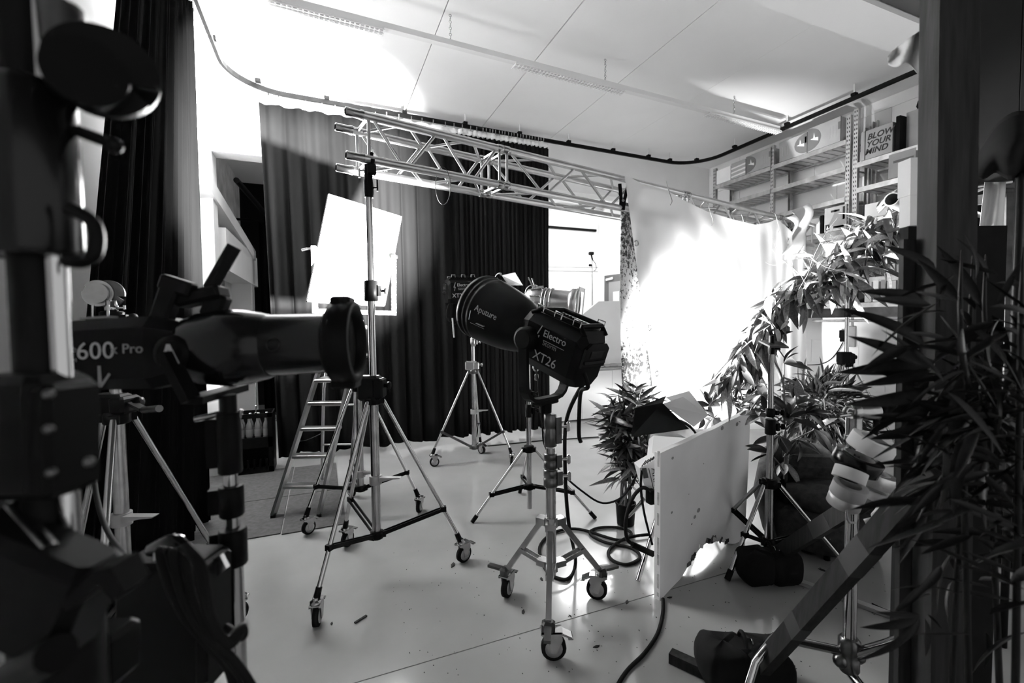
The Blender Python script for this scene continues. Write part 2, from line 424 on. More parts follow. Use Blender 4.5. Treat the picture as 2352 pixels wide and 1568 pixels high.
def footpedal(root, q, dirn):
    d = V(dirn).normalized(); q = V(q)
    return MB().lathe(q - V((0, 0, .025)), (0, 0, 1), [(0, .036), (.05, .036)], 14).prism([q + d * .03 + V((0, 0, -.005)), q + d * .10 + V((0, 0, .012)), q + d * .15 + V((0, 0, .016)), q + d * .155 + V((0, 0, .022)), q + d * .03 + V((0, 0, .022))], d.cross(V((0, 0, 1))) * .035).build('pedal_collar', 'grey_metal', root)
def roller_stand(name, label, c, feet, zhub, zbot, parts, legr=.0125, legmat='chrome', bracemat='black_metal', casters=True, group=None, hubmat='black_metal', zbrace=.36, cs=1.0, angs=None, footz=.14, colr=.026, colmat='steel', ztop=None):
    c = V((c[0], c[1], 0)); root = thing(name, label, 'stand', c, group)
    MB().tube(c + V((0, 0, zbot)), c + V((0, 0, zhub)), colr, n=16).build('column', colmat, root)
    hb = MB().lathe(c + V((0, 0, zhub - .035)), (0, 0, 1), [(0, colr + .012), (.004, colr + .02), (.05, colr + .02), (.055, colr + .01)], 16)
    lo = MB().lathe(c + V((0, 0, zbot - .01)), (0, 0, 1), [(0, colr + .004), (.004, colr + .012), (.045, colr + .012), (.05, colr + .004)], 16)
    for i, f in enumerate(feet):
        f = V((f[0], f[1], footz if casters else .012)); o = (f - c); o.z = 0; u = o.normalized()
        p0 = c + u * (colr + .028) + V((0, 0, zhub - .012)); n = u.cross(V((0, 0, 1)))
        hb.box(c + u * (colr + .02) + V((0, 0, zhub - .012)), (.03, .036, .032), Matrix((u, n, V((0, 0, 1)))).transposed())
        MB().tube(p0, f, legr, n=12).build('leg', legmat, root)
        t = (zhub - zbrace) / (zhub - f.z); q = lerp(p0, f, t); b0 = c + u * (colr + .01) + V((0, 0, zbot + .02))
        br = MB()
        for k in (-1, 1): br.bar(b0 + n * k * .013, q + n * k * .013, .005, .022, up=n.cross(q - b0))
        br.box(q, (.035, .03, .03), Matrix((u, n, V((0, 0, 1)))).transposed()); br.build('brace', bracemat, root)
        lo.box(c + u * (colr + .012) + V((0, 0, zbot + .015)), (.03, .034, .03), Matrix((u, n, V((0, 0, 1)))).transposed())
        if casters:
            a = angs[i] if angs else math.atan2(u.y, u.x) + 1.0
            MB().tube(f - V((0, 0, .012)), f + (p0 - f).normalized() * .06, legr + .006, legr + .003, n=12).build('leg_socket', 'black_metal', root)
            g = V((f.x, f.y, 0)) - Matrix.Rotation(a, 3, 'Z') @ V((0, .02, 0)) * cs
            caster(root, g, a, cs)
        else:
            MB().tube(f + (f - p0).normalized() * .01, f + (p0 - f).normalized() * .05, legr + .005, n=10).build('foot', 'rubber', root)
    hb.build('hub', hubmat, root); lo.build('brace_hub', hubmat, root)
    for kind, z0, z1, r, m in parts:
        b = MB(); p = c + V((0, 0, z0)); h = z1 - z0
        if kind == 'tube': b.tube(p, p + V((0, 0, h)), r, n=16)
        elif kind == 'collar': b.lathe(p, (0, 0, 1), [(0, r * .85), (.004, r), (h - .004, r), (h, r * .85)], 16).box(p + V((.0, 0, h / 2)) + RT * (r + .008), (.02, .03, h * .5)).tube(p + V((0, 0, h * .5)) + RT * r, p + V((0, 0, h * .5)) + RT * (r + .035), .007, n=8).lathe(p + V((0, 0, h * .5)) + RT * (r + .035), RT, [(0, .008), (.003, .018), (.016, .018), (.02, .008)], 10)
        elif kind == 'gearbox':
            Rm = Matrix((RT, V((-RT.y, RT.x, 0)), V((0, 0, 1)))).transposed()
            b.box(p + V((0, 0, h / 2)) - RT * .02, (.13, .085, h), Rm, .012).box(p + V((0, 0, h / 2)) + RT * .035, (.06, .10, h * .8), Rm, .01).lathe(p + V((0, 0, h * .6)) + RT * .06, RT, [(0, .012), (.02, .012), (.022, .022), (.04, .022), (.044, .01)], 12)
        elif kind == 'spigot': b.lathe(p, (0, 0, 1), [(0, r), (h * .15, r * 1.15), (h * .5, r * 1.15), (h * .55, r), (h, r * .9)], 14).tube(p + V((0, 0, h * .3)), p + V((0, 0, h * .3)) + RT * .05, .006, n=8).tube(p + V((0, 0, h * .2)) + RT * .05, p + V((0, 0, h * .55)) + RT * .05, .005, n=8)
        b.build({'tube': 'riser', 'collar': 'collar', 'gearbox': 'crank_gearbox', 'spigot': 'spigot'}[kind], m, root)
    return root
# big wind-up stand that carries the near end of the truss
D1 = 2.668
def z1(py): return zz(868, py, D1)
C1 = (.263, 2.77)
st = roller_stand('wind_up_stand', 'tall wind-up stand on casters holding up the near end of the truss', C1, [(-.07, 2.4), (.76, 2.7), (.1, 3.2)], z1(915), z1(1240),
    [('gearbox', z1(915) - .01, z1(862), 0, 'black_metal'), ('tube', z1(862), z1(660), .021, 'chrome'), ('collar', z1(692), z1(645), .040, 'black_metal'),
     ('tube', z1(645), z1(430), .0185, 'chrome'), ('spigot', z1(458), z1(385), .024, 'black_metal')], angs=[2.9, 2.0, 2.4], cs=1.05)
footpedal(st, V((C1[0], C1[1], z1(1105))), RT)
# stand under the bounce board
C2 = (.24, 3.71); D2 = 3.54
def z2(py): return zz(822, py, D2)
st = roller_stand('roller_stand', 'chrome roller stand on casters behind the ladder carrying the bounce board', C2, [(-.15, 3.51), (.66, 3.56), (.18, 4.16)], z2(888), z2(1128),
    [('tube', z2(888), z2(835), .018, 'chrome'), ('collar', z2(890), z2(862), .034, 'black_metal'), ('tube', z2(835), z2(760), .015, 'chrome'), ('collar', z2(835), z2(795), .026, 'dark_steel'), ('collar', z2(768), z2(735), .026, 'steel'), ('spigot', z2(752), z2(722), .018, 'steel')], angs=[2.2, 2.6, .5], zbrace=.33)
footpedal(st, V((C2[0], C2[1], z2(1090))), RT)
# stand carrying the second black lamp in front of the curtain
C3 = (1.47, 4.64); D3 = 4.885
def z3(py): return zz(1085, py, D3)
st = roller_stand('roller_stand', 'chrome crank stand with casters in front of the black curtain', C3, [(1.02, 4.67), (1.78, 4.34), (1.63, 4.92)], z3(850), z3(1030),
    [('gearbox', z3(850), z3(828), 0, 'steel'), ('tube', z3(828), z3(752), .02, 'chrome'), ('collar', z3(795), z3(775), .032, 'steel'), ('spigot', z3(765), z3(742), .022, 'steel')], bracemat='dark_steel', hubmat='dark_steel', angs=[1.5, 2.6, .5])
footpedal(st, V((C3[0], C3[1], z3(945))), RT)
# light tripod under the ellipsoidal
C4 = (1.45, 3.18); D4 = 3.48
def z4(py): return zz(1220, py, D4)
st = roller_stand('tripod_stand', 'slim chrome tripod stand with bare feet behind the big black lamp', C4, [(1.0, 3.22), (1.87, 2.91), (1.56, 3.62)], z4(1032), z4(1128),
    [('tube', z4(1032), z4(900), .019, 'chrome'), ('collar', z4(960), z4(930), .026, 'black_metal'), ('tube', z4(900), z4(745), .016, 'chrome'), ('collar', z4(915), z4(895), .026, 'black_metal'), ('spigot', z4(745), z4(722), .016, 'steel')], casters=False, legr=.011, zbrace=.2, colr=.02)
MB().tube(V((C4[0], C4[1], .05)), V((C4[0], C4[1], z4(1126))), .019, n=12).build('column_end', 'grey_metal', st)
# crank stand at the left
C5 = (-.78, 2.30); D5 = 1.82
def z5(py): return zz(245, py, D5)
st = roller_stand('crank_stand', 'chrome crank stand in front of the black side curtain', C5, [(-.42, 2.62), (-1.06, 2.42), (-.72, 1.80)], z5(955), z5(1400),
    [('gearbox', z5(955), z5(905), 0, 'black_metal'), ('tube', z5(905), z5(740), .02, 'steel'), ('collar', z5(745), z5(715), .04, 'black_metal'), ('spigot', z5(715), z5(690), .02, 'chrome')], zbrace=.45, angs=[-1.6, .4, 1.2])
q = V((C5[0], C5[1], z5(925)))
MB().bar(q + RT * .05, at(330, 940, D5 - .05), .03, .012).tube(at(330, 941, D5 - .06), at(366, 938, D5 - .16), .013, n=10).build('crank_handle', 'dark_steel', st)
footpedal(st, V((C5[0], C5[1], z5(1200))), RT)
# crank stand at the far right under the garland
C6 = (5.10, 3.08); D6 = 4.8
def z6(py): return zz(1945, py, D6)
st = roller_stand('crank_stand', 'chrome wind-up stand behind the dark bamboo bush by the shelves', C6, [(4.66, 3.0), (5.30, 2.66), (5.28, 3.50)], z6(835), .25,
    [('gearbox', z6(838), z6(808), 0, 'black_metal'), ('tube', z6(808), z6(560), .02, 'chrome'), ('collar', z6(728), z6(708), .034, 'black_metal')])
q = V((C6[0], C6[1], z6(845)))
MB().bar(q - RT * .06 + V((0, 0, .06)), q - RT * .10 - V((0, 0, .07)), .03, .012).tube(q - RT * .10 - V((0, 0, .07)), q - RT * .19 - V((0, 0, .07)), .014, n=10).build('crank_handle', 'steel', st)
# tripod under the garland
C7 = (2.49, 1.93); D7 = 2.785
def z7(py): return zz(1768, py, D7)
st = roller_stand('tripod_stand', 'chrome tripod stand between the white board and the sandbag, holding the leaf garland', C7, [(2.12, 1.90), (2.84, 1.66), (2.50, 2.38)], z7(1105), z7(1250),
    [('tube', z7(1105), z7(990), .02, 'chrome'), ('collar', z7(995), z7(960), .03, 'black_metal'), ('collar', z7(955), z7(935), .026, 'black_metal'), ('tube', z7(935), z7(800), .0165, 'chrome'), ('spigot', z7(812), z7(770), .017, 'black_metal')], casters=False, legr=.0125, zbrace=.24, colr=.024)
# short heavy base that carries the big black lamp
C8 = V((1.04, 2.02, 0)); D8 = 2.275
def z8(py): return zz(1268, py, D8)
st = thing('combo_stand', 'low grey steel rolling stand with square legs under the big black lamp', 'stand', C8)
MB().lathe(C8 + V((0, 0, z8(1300))), (0, 0, 1), [(0, .026), (z8(1110) - z8(1300), .026)], 16).build('column', 'steel', st)
MB().tube(C8 + V((0, 0, z8(1120))), C8 + V((0, 0, z8(1030))), .023, n=14).build('riser', 'steel', st)
for (a, b, r) in [(1120, 1080, .036), (1078, 1042, .034), (1026, 950, .032)]:
    z = z8(a); h = z8(b) - z
    MB().lathe(C8 + V((0, 0, z)), (0, 0, 1), [(0, r * .9), (.003, r), (h * .5, r), (h * .52, r * .93), (h * .6, r * .93), (h * .62, r), (h - .003, r), (h, r * .9)], 18).box(C8 + V((0, 0, z + h / 2)) + RT * (r + .005), (.03, .03, h * .8)).build('collar', 'dark_steel', st)
    MB().tube(C8 + V((0, 0, z + h * .6)) + RT * r, C8 + V((0, 0, z + h * .6)) + RT * (r + .05), .007, n=8).box(C8 + V((0, 0, z + h * .6)) + RT * (r + .058), (.018, .018, .05), None, .006).build('clamp_knob', 'steel', st)
hb = MB().lathe(C8 + V((0, 0, z8(1215))), (0, 0, 1), [(0, .035), (.05, .035)], 8, smooth=False); lo = MB().lathe(C8 + V((0, 0, z8(1320))), (0, 0, 1), [(0, .034), (.05, .034)], 8, smooth=False)
for i, f in enumerate([(.89, 1.76), (.88, 2.25), (1.35, 2.04)]):
    f = V((f[0], f[1], .15)); u = (f - C8); u.z = 0; u.normalize(); n = u.cross(V((0, 0, 1))); Rm = Matrix((u, n, V((0, 0, 1)))).transposed()
    p0 = C8 + u * .05 + V((0, 0, z8(1205))); hb.box(p0, (.05, .05, .035), Rm)
    MB().bar(p0, f, .026, .026, up=n).build('leg', 'steel', st)
    q = lerp(p0, f, .55); b0 = C8 + u * .05 + V((0, 0, z8(1305))); lo.box(b0, (.05, .05, .03), Rm); br = MB()
    for k in (-1, 1): br.bar(b0 + n * .017 * k, q + n * .017 * k, .004, .022, up=n.cross(q - b0))
    br.build('brace', 'steel', st)
    MB().box(f, (.05, .06, .05), Rm, .01).bar(f + V((0, 0, .01)), f + u * .11 + V((0, 0, .005)), .03, .014).build('leg_lock', 'dark_steel', st)
    a = [1.2, 2.3, -2.2][i]; caster(st, V((f.x, f.y, 0)) - Matrix.Rotation(a, 3, 'Z') @ V((0, .02, 0)) * 1.1, a, 1.12)
hb.build('hub', 'steel', st); lo.build('brace_hub', 'steel', st)

# ------------------------------------------------------------------ box truss
tr = thing('box_truss', 'long aluminium box truss spanning the set above the curtain', 'truss', (2.9, 3.25, 2.44))
T0 = V((.17, 2.735, 2.44)); T1 = V((5.62, 3.80, 2.41)); td = (T1 - T0).normalized(); tl = (T1 - T0).length
tn = V((0, 0, 1)).cross(td).normalized(); tu = td.cross(tn); SP = .24
def tp(s, a, b): return T0 + td * s + tn * (a * SP) + tu * (b * SP)
for a in (0, 1):
    for b in (0, 1):
        MB().tube(tp(.05, a, b), tp(tl, a, b), .025, n=16).build('chord', 'aluminium', tr)
        e = MB().lathe(tp(-.03, a, b), td, [(0, .017), (.002, .024), (.075, .024), (.085, .028), (.10, .028)], 16, cap0=False)
        e.lathe(tp(.005, a, b), td, [(0, .001), (.001, .018)], 12); e.build('coupler', 'steel', tr)
secs = [(.10, .98), (1.04, 2.98), (3.04, 4.7), (4.76, tl - .05)]
for (s0, s1) in secs:
    n = max(2, round((s1 - s0) / .33)); n += n % 2
    for (a0, b0, a1, b1) in [(0, 0, 0, 1), (1, 0, 1, 1), (0, 0, 1, 0), (0, 1, 1, 1)]:
        for k in range(n):
            x0 = s0 + (s1 - s0) * k / n; x1 = s0 + (s1 - s0) * (k + 1) / n
            p, q = (tp(x0 + .02, a1, b1), tp(x1 - .02, a0, b0)) if k % 2 == 0 else (tp(x0 + .02, a0, b0), tp(x1 - .02, a1, b1))
            MB().tube(p, q, .010, n=8, cap=False).build('brace', 'aluminium', tr)
        for x in (s0, s1): MB().tube(tp(x, a0, b0), tp(x, a1, b1), .010, n=8, cap=False).build('brace', 'aluminium', tr)
for s in (1.01, 3.01, 4.73):
    for a in (0, 1):
        for b in (0, 1):
            MB().lathe(tp(s - .05, a, b), td, [(0, .026), (.004, .029), (.045, .029), (.047, .026), (.053, .026), (.055, .029), (.096, .029), (.1, .026)], 14).build('joint_sleeve', 'steel', tr)
# clamp that grips the chord on top of the wind-up stand
cl = thing('truss_clamp', 'black hook clamp gripping the truss on top of the wind-up stand', 'clamp', (C1[0], C1[1], z1(385)))
q = tp(.12, 0, 0); s_ = (V((C1[0], C1[1], 0)) - T0).dot(td); q = tp(s_, 0, 0)
MB().path(arc(q, tu, tn, -.4, 4.6, .033, 14), .011, 8).build('hook', 'black_metal', cl)
MB().box(q - tu * .055, (.05, .05, .07), None, .01).tube(V((C1[0], C1[1], z1(398))), q - tu * .05, .018, n=12).build('jaw', 'black_metal', cl)
MB().tube(q - tu * .06 - RT * .02, q - tu * .06 - RT * .07, .006, n=8).box(q - tu * .075 - RT * .07, (.01, .01, .05)).build('wing_bolt', 'steel', cl)
# safety wire looped over the lower chord
q = (fl(1010, 400, 2.44) - T0).dot(td); q = tp(q, 0, 0)
lp = [q + RT * (.046 * math.sin(a)) * (1.0) + V((0, 0, -.085 - .115 * math.cos(a) + 0)) + RT * .0 for a in [math.pi + 2 * math.pi * k / 24 for k in range(25)]]
tag(MB().path([p + V((0, -.03, 0)) for p in lp], .0022, 5).build('safety_wire', 'dark_steel'), 'thin steel safety wire hanging in a loop from the truss', 'wire')
# ------------------------------------------------------------------ big black lamps
def storm_lamp(name, label, P, a, full=True, k=1.0):
    P = V(P); a = V(a).normalized(); s = a.cross(V((0, 0, 1))).normalized(); u = s.cross(a).normalized()
    if (CAM - P).dot(s) < 0: n = -s
    else: n = s
    root = thing(name, label, 'lamp', P - u * .25)
    def q(t, x, y): return P + a * (t * k) + n * (x * k) + u * (y * k)     # along the beam, towards the seen side, up
    hw, hh, c = .125, .135, .05
    octo = [(hw, hh - c), (hw - c * .8, hh), (-hw + c * .8, hh), (-hw, hh - c), (-hw, -hh + c), (-hw + c, -hh), (hw - c, -hh), (hw, -hh + c)]
    b = MB(); rings = [(-.29, .80, -.02), (-.26, 1.0, 0), (.03, 1.0, 0), (.08, .84, 0)]
    vs = [q(t, x * f, y * f + dy) for t, f, dy in rings for x, y in octo]
    fs = [tuple(range(8)), tuple(range(31, 23, -1))] + [(l * 8 + i, l * 8 + 8 + i, l * 8 + 8 + (i + 1) % 8, l * 8 + (i + 1) % 8) for l in range(3) for i in range(8)]
    b.add(vs, fs); b.build('housing', 'black_plastic', root)
    # top frame rails and deck with cooling fins
    rl = MB()
    for x in (-.088, .088): rl.path([q(-.27, x, .115), q(-.235, x, .150), q(.0, x, .150), q(.05, x, .12)], .012 * k, 8)
    rl.path([q(-.235, -.088, .15), q(-.235, .088, .15)], .012 * k, 8); rl.path([q(0, -.088, .15), q(0, .088, .15)], .012 * k, 8)
    rl.build('handle_rail', 'black_plastic', root)
    for i in range(9):
        t = -.21 + i * .022; MB().bar(q(t, -.06, .137), q(t, .06, .137), .004, .012).build('cooling_fin', 'black_metal', root)
    for (t, x) in [(-.22, .10), (.0, .10), (-.22, -.10), (-.11, .10)]:
        MB().path([q(t - .02, x, .145), q(t - .02, x, .172), q(t + .02, x, .172), q(t + .02, x, .145)], .0035 * k, 6).build('lug', 'steel', root)
    # rear control panel
    rp = MB().prism([q(-.293, x, y - .005) for x, y in ((.095, -.02), (.095, .07), (.06, .095), (-.06, .095), (-.095, .07), (-.095, -.02))], -a * .012).build('rear_panel', 'black_gloss', root)
    MB().bar(q(-.308, -.085, .0), q(-.308, .085, .0), .006, .012).build('panel_lip', 'black_metal', rp)
    MB().prism([q(-.306, x, y) for x, y in ((.05, .02), (.05, .055), (-.05, .055), (-.05, .02))], -a * .002).build('screen', 'lens_glass', rp)
    # pivot discs and the yoke
    yk = MB(); rad = .16
    pts = [q(.0, .165, 0)]
    dn = V((0, 0, -1))
    base = P
    Y = [base + n * .165 * k, base + n * .165 * k + dn * .22 * k] + [base + n * (.165 - .085 + .085 * math.cos(g)) * k + dn * (.22 + .085 * math.sin(g)) * k for g in (.4, .8, 1.2, 1.57)]
    Y2 = [base - n * (.165 - .085 + .085 * math.cos(g)) * k + dn * (.22 + .085 * math.sin(g)) * k for g in (1.57, 1.2, .8, .4)] + [base - n * .165 * k + dn * .22 * k, base - n * .165 * k]
    allp = Y + Y2
    for i in range(len(allp) - 1): yk.bar(allp[i], allp[i + 1] + (allp[i + 1] - allp[i]) * .04, .018 * k, .05 * k, up=a.cross(V((0, 0, 1))).cross(allp[i + 1] - allp[i]))
    yk.build('yoke', 'black_metal', root)
    for sg in (-1, 1): MB().lathe(P + n * sg * .12 * k, n * sg, [(0, .062 * k), (.05 * k, .058 * k), (.056 * k, .045 * k)], 20).build('pivot', 'black_plastic', root)
    bs = P + dn * .31 * k
    MB().box(bs + dn * .008, (.15 * k, .06 * k, .03 * k), Matrix((n, a.cross(n), V((0, 0, 1)))).transposed() if False else Matrix((n, V((0, 0, 1)).cross(n), V((0, 0, 1)))).transposed(), .006).lathe(bs + dn * .015, dn, [(0, .032), (.05, .03)], 14).build('yoke_foot', 'black_metal', root)
    # lettering on the seen side
    r, up = -a, u
    if r.cross(up).dot(n) < 0: r = a
    sgn = 1 if r.dot(a) < 0 else -1
    o = q(.0 - .02, .127, .03) if sgn > 0 else q(-.245, .127, .03)
    text('Electro', .047 * k, o + r * .055 * k + u * .015 * k, r, u, 'print_grey', root, spacing=1.0)
    text('Storm', .034 * k, o + r * .065 * k - u * .025 * k, r, u, 'print_dim', root)
    MB().bar(o + r * .065 * k - u * .003 * k, o + r * .19 * k - u * .003 * k, .0015, .003, up=n).build('lettering_line', 'print_grey', root)
    bolt = [(.066, .060), (.045, .004), (.060, .006), (.050, -.035), (.054, -.033), (.068, .010), (.053, .008), (.070, .058)]
    MB().prism([o + r * (x - .03) * k + u * y * k for x, y in bolt], n * .0008).build('emblem', 'print_grey', root)
    text('XT26', .062 * k, (q(-.03, .127, -.075) if sgn > 0 else q(-.27, .127, -.075)) + r * .02, r, u, 'print_grey', root)
    return root, q, n, u
PX = at(1252, 776, D8)
XA = V((-.395, .845, .35)).normalized()
big, q, n, u = storm_lamp('studio_lamp', 'big black lamp with a flared reflector aimed up at the bounce board', PX, XA)
rf = MB().lathe(PX + XA * .06, XA, [(0, .088), (.03, .106), (.10, .138), (.18, .158), (.26, .169), (.33, .175), (.335, .177), (.345, .177), (.35, .175), (.365, .175), (.37, .178), (.38, .178), (.385, .176), (.40, .176), (.405, .181), (.425, .181)], 40, cap0=False, cap1=False)
rfo = rf.build('reflector', 'black_metal', big, solid=.003)
q0 = PX + XA * .06
def on_ref(t, ang):  # a point and frame on the reflector's flank
    prof = [(0, .088), (.03, .106), (.10, .138), (.18, .158), (.26, .169), (.33, .175)]
    for i in range(5):
        if prof[i][0] <= t <= prof[i + 1][0]:
            f = (t - prof[i][0]) / (prof[i + 1][0] - prof[i][0]); r = prof[i][1] * (1 - f) + prof[i + 1][1] * f; sl = (prof[i + 1][1] - prof[i][1]) / (prof[i + 1][0] - prof[i][0])
    rd = (n * math.cos(ang) + u * math.sin(ang)); return q0 + XA * t + rd * (r + .004), (-XA - rd * sl).normalized(), (u * math.cos(ang) - n * math.sin(ang))
p, rr, uu = on_ref(.30, .12); text('Aputure', .046, p, rr, uu, 'print_grey', rfo)
p, rr, uu = on_ref(.31, -.22); MB().bar(p + rr * .045, p + rr * .10, .001, .02, up=rr.cross(uu)).build('nameplate', 'print_grey', rfo)
text('NARROW', .012, p + rr * .048 - uu * .004 + rr.cross(uu) * .0012, rr, uu, 'print_black', rfo)
MB().bar(p - uu * .014, p + rr * .10 - uu * .014, .0008, .0015, up=rr.cross(uu)).build('nameplate_line', 'print_grey', rfo)
q1, r1, u1 = on_ref(.32, -.05); MB().bar(q1 + u1 * .02, q1 - u1 * .03, .003, .003, up=r1).build('white_slot', 'print_white', rfo)  # thin white bar on the reflector's flank
MB().path(arc(q0 + XA * .36 + u * .18 - n * .02, u, XA, 0, math.pi, .03, 8), .008, 6).build('latch', 'steel', rfo)
# cable that leaves the lamp and lies on the floor
tag(MB().path(smooth_path([q(-.29, .03, -.06), q(-.33, .03, -.11), at(1334, 900, 2.2), at(1330, 960, 2.22), at(1330, 1000, 2.22), at(1334, 1015, 2.2)], 6), .010, 8).build('power_cable', 'rubber'), 'short black cable tail hanging from the back of the big black lamp', 'cable')
tag(MB().path(smooth_path([q(-.28, -.02, -.09), at(1302, 960, 2.42), at(1298, 1080, 2.45), at(1306, 1200, 2.45), fl(1322, 1290, .03), fl(1302, 1330, .012), fl(1255, 1310, .012), fl(1240, 1255, .012), fl(1275, 1222, .012), fl(1330, 1215, .012), fl(1420, 1240, .012), fl(1450, 1225, .012), fl(1425, 1212, .012), fl(1375, 1212, .012), fl(1355, 1225, .012), fl(1390, 1245, .012), fl(1450, 1258, .012), fl(1470, 1280, .012), fl(1440, 1296, .012), fl(1405, 1285, .012), fl(1400, 1262, .012), fl(1440, 1235, .02), fl(1500, 1226, .02)], 7), .0105, 8).build('power_cable', 'rubber'), 'thick black cable looping on the floor behind the low rolling stand', 'cable')
# second lamp of the same kind on the stand by the curtain
P2 = at(1082, 668, D3)
sm, q2, n2, u2 = storm_lamp('studio_lamp', 'smaller-looking black lamp on the crank stand before the curtain', P2, V((.75, .15, .05)) + RT * .5, k=.95)
# barn door leaf in front of it, its lit side put in as white metal
bd = MB(); e = P2 + RT * .36 + V((0, 0, .12))
bd.prism([at(1152, 632, D3), at(1183, 625, D3 - .1), at(1201, 655, D3 - .15), at(1168, 655, D3 + .05)], FW * .004); bd.build('barn_door', 'white_metal', sm)
MB().prism([at(1165, 668, D3), at(1198, 690, D3 - .1), at(1196, 697, D3 - .12), at(1165, 690, D3)], FW * .004).build('barn_door', 'black_metal', sm)
MB().tube(P2 + RT * .10, P2 + RT * .33, .10, .12, n=20).build('front_barrel', 'black_metal', sm)
tag(MB().path(smooth_path([at(1048, 670, D3 - .1), at(1030, 700, D3 - .1), at(1026, 728, D3 - .1), at(1042, 745, D3 - .05), at(1052, 742, D3), at(1075, 748, D3 - .06)], 6), .006, 6).build('lamp_cable', 'rubber'), 'thin cable drooping beside the smaller-looking black lamp', 'cable')
tag(MB().bar(at(1039, 730, D3 - .12), at(1043, 775, D3 - .12), .02, .006).build('cable_tie', 'print_grey'), 'pale strap dangling from the cable before the curtain', 'strap')
# ------------------------------------------------------------------ ellipsoidal spotlight, silver
el = thing('ellipsoidal_spotlight', 'silver profile spotlight with a gel frame on the slim tripod', 'spotlight', V((C4[0], C4[1], z4(722))))
E0, E1 = at(1225, 690, D4 - .02), at(1318, 697, D4 - .12); ea = (E1 - E0).normalized(); EL = (E1 - E0).length
MB().lathe(E0 + ea * (EL * .28), ea, [(0, .07), (.01, .098), (.06, .098), (.065, .094), (EL * .62, .094)], 28).build('lens_tube', 'aluminium', el)
for t in (.26, .34, .45): MB().lathe(E0 + ea * EL * t, ea, [(0, .095), (.003, .104), (.014, .104), (.017, .095)], 28, False, False).build('lens_ring', 'steel', el)
MB().lathe(E0 - ea * .06, ea, [(0, .05), (.02, .085), (.10, .10), (EL * .28 + .06, .085)], 24).build('lamp_house', 'aluminium', el)
for i in range(10):
    an = 2 * math.pi * i / 10; r = V((0, 0, 1)) * math.cos(an) + ea.cross(V((0, 0, 1))).normalized() * math.sin(an)
    MB().bar(E0 + ea * .0 + r * .095, E0 + ea * .08 + r * .108, .006, .02, up=r).build('cooling_fin', 'steel', el)
MB().lathe(E1 - ea * .03, ea, [(0, .094), (.02, .112), (.06, .112)], 28, True, False).build('front_flange', 'aluminium', el, solid=.003)
MB().lathe(E1 + ea * .0, ea, [(0, .085), (.015, .075), (.022, .04), (.025, .001)], 24).build('lens', 'lens_glass', el)
sd = ea.cross(V((0, 0, 1))).normalized(); up_ = sd.cross(ea)
gf = MB()
G = E1 + ea * .05
for (x0, x1, y0, y1) in [(-.12, -.09, -.12, .12), (.09, .12, -.12, .12), (-.12, .12, .09, .12), (-.12, .12, -.12, -.09)]:
    gf.prism([G + sd * x0 + up_ * y0, G + sd * x1 + up_ * y0, G + sd * x1 + up_ * y1, G + sd * x0 + up_ * y1], ea * .004)
gf.build('gel_frame', 'white_metal', el)
for sg in (-1, 1): MB().tube(E0 + up_ * .09 + sd * .03 * sg, E0 + up_ * .17 + sd * .05 * sg - ea * .04, .006, n=8).build('shutter_handle', 'steel', el)
yk = MB().path([E0 + ea * .12 + sd * .115, E0 + ea * .12 + sd * .115 - V((0, 0, .10)), V((C4[0], C4[1], z4(722) + .01)) , E0 + ea * .12 - sd * .115 - V((0, 0, .10)), E0 + ea * .12 - sd * .115], .010, 6).build('yoke', 'steel', el)
MB().lathe(E0 + ea * .12 - sd * .10, -sd, [(0, .012), (.02, .012), (.022, .025), (.04, .025)], 10).build('focus_knob', 'black_plastic', el)
MB().path(bez(E0 - ea * .05, E0 + V((0, 0, .09)) - ea * .1, E0 + V((0, 0, .16)), E0 + V((0, 0, .09)) + ea * .06), .004, 5).build('tail_wire', 'steel', el)
# hook and hanging cable beside it
tag(MB().path(smooth_path([at(1231, 850, D4 - .05), at(1236, 880, D4 - .08), at(1240, 930, D4 - .08), at(1246, 985, D4 - .06), at(1252, 1025, D4 - .05), at(1290, 1085, D4 - .25), at(1340, 1130, D4 - .3), at(1385, 1155, D4 - .3), at(1430, 1140, D4 - .3), at(1460, 1095, D4 - .35), at(1475, 1060, D4 - .5), at(1480, 1030, D4 - .6)], 6), .007, 7).build('power_cable', 'rubber'), 'thin black cable sagging from the slim tripod to the floor lamp', 'cable')
tag(MB().ring(at(1231, 845, D4 - .05), FW, .022, .006, 16, 6).box(at(1232, 866, D4 - .05), (.03, .02, .05), None, .005).build('carabiner', 'steel'), 'metal snap hook on the slim tripod below the black lamp', 'hook')
# ------------------------------------------------------------------ bounce board in its white frame
bo = thing('bounce_board', 'glowing white bounce board tilted in a white tube frame', 'reflector board', V((C2[0], C2[1], z2(722))))
bn = (FW * -1)
c00, c10, c11, c01 = at(706, 690, 3.22), at(884, 700, 3.52), at(923, 497, 3.94), at(755, 445, 3.60)   # lower left, lower right, upper right, upper left
nn = (c10 - c00).cross(c01 - c00).normalized()
MB().prism([c00, c10, c11, c01], -nn * .012).build('panel', 'white_card', bo)
ed = MB()
for a_, b_ in ((c00, c10), (c10, c11), (c11, c01), (c01, c00)): ed.bar(a_ - nn * .014, b_ - nn * .014, .012, .016, up=nn)
ed.build('panel_edge', 'black_metal', bo)
f0, f1, f2, f3 = at(721, 565, 3.36), at(724, 714, 3.36), at(905, 719, 3.68), at(905, 590, 3.68)
for a_, b_ in ((f0, f1), (f1, f2), (f2, f3)): MB().bar(a_, b_ + (b_ - a_).normalized() * .015, .032, .025, up=FW).build('frame_tube', 'white_card', bo)
MB().tube(f0 + RT * .02 + V((0, 0, -.02)), f0 - RT * .05 + V((0, 0, -.02)), .008, n=8).tube(f0 - RT * .05 + V((0, 0, -.02)), f0 - RT * .09 + V((0, 0, -.03)), .010, n=8).build('tilt_handle', 'steel', bo)
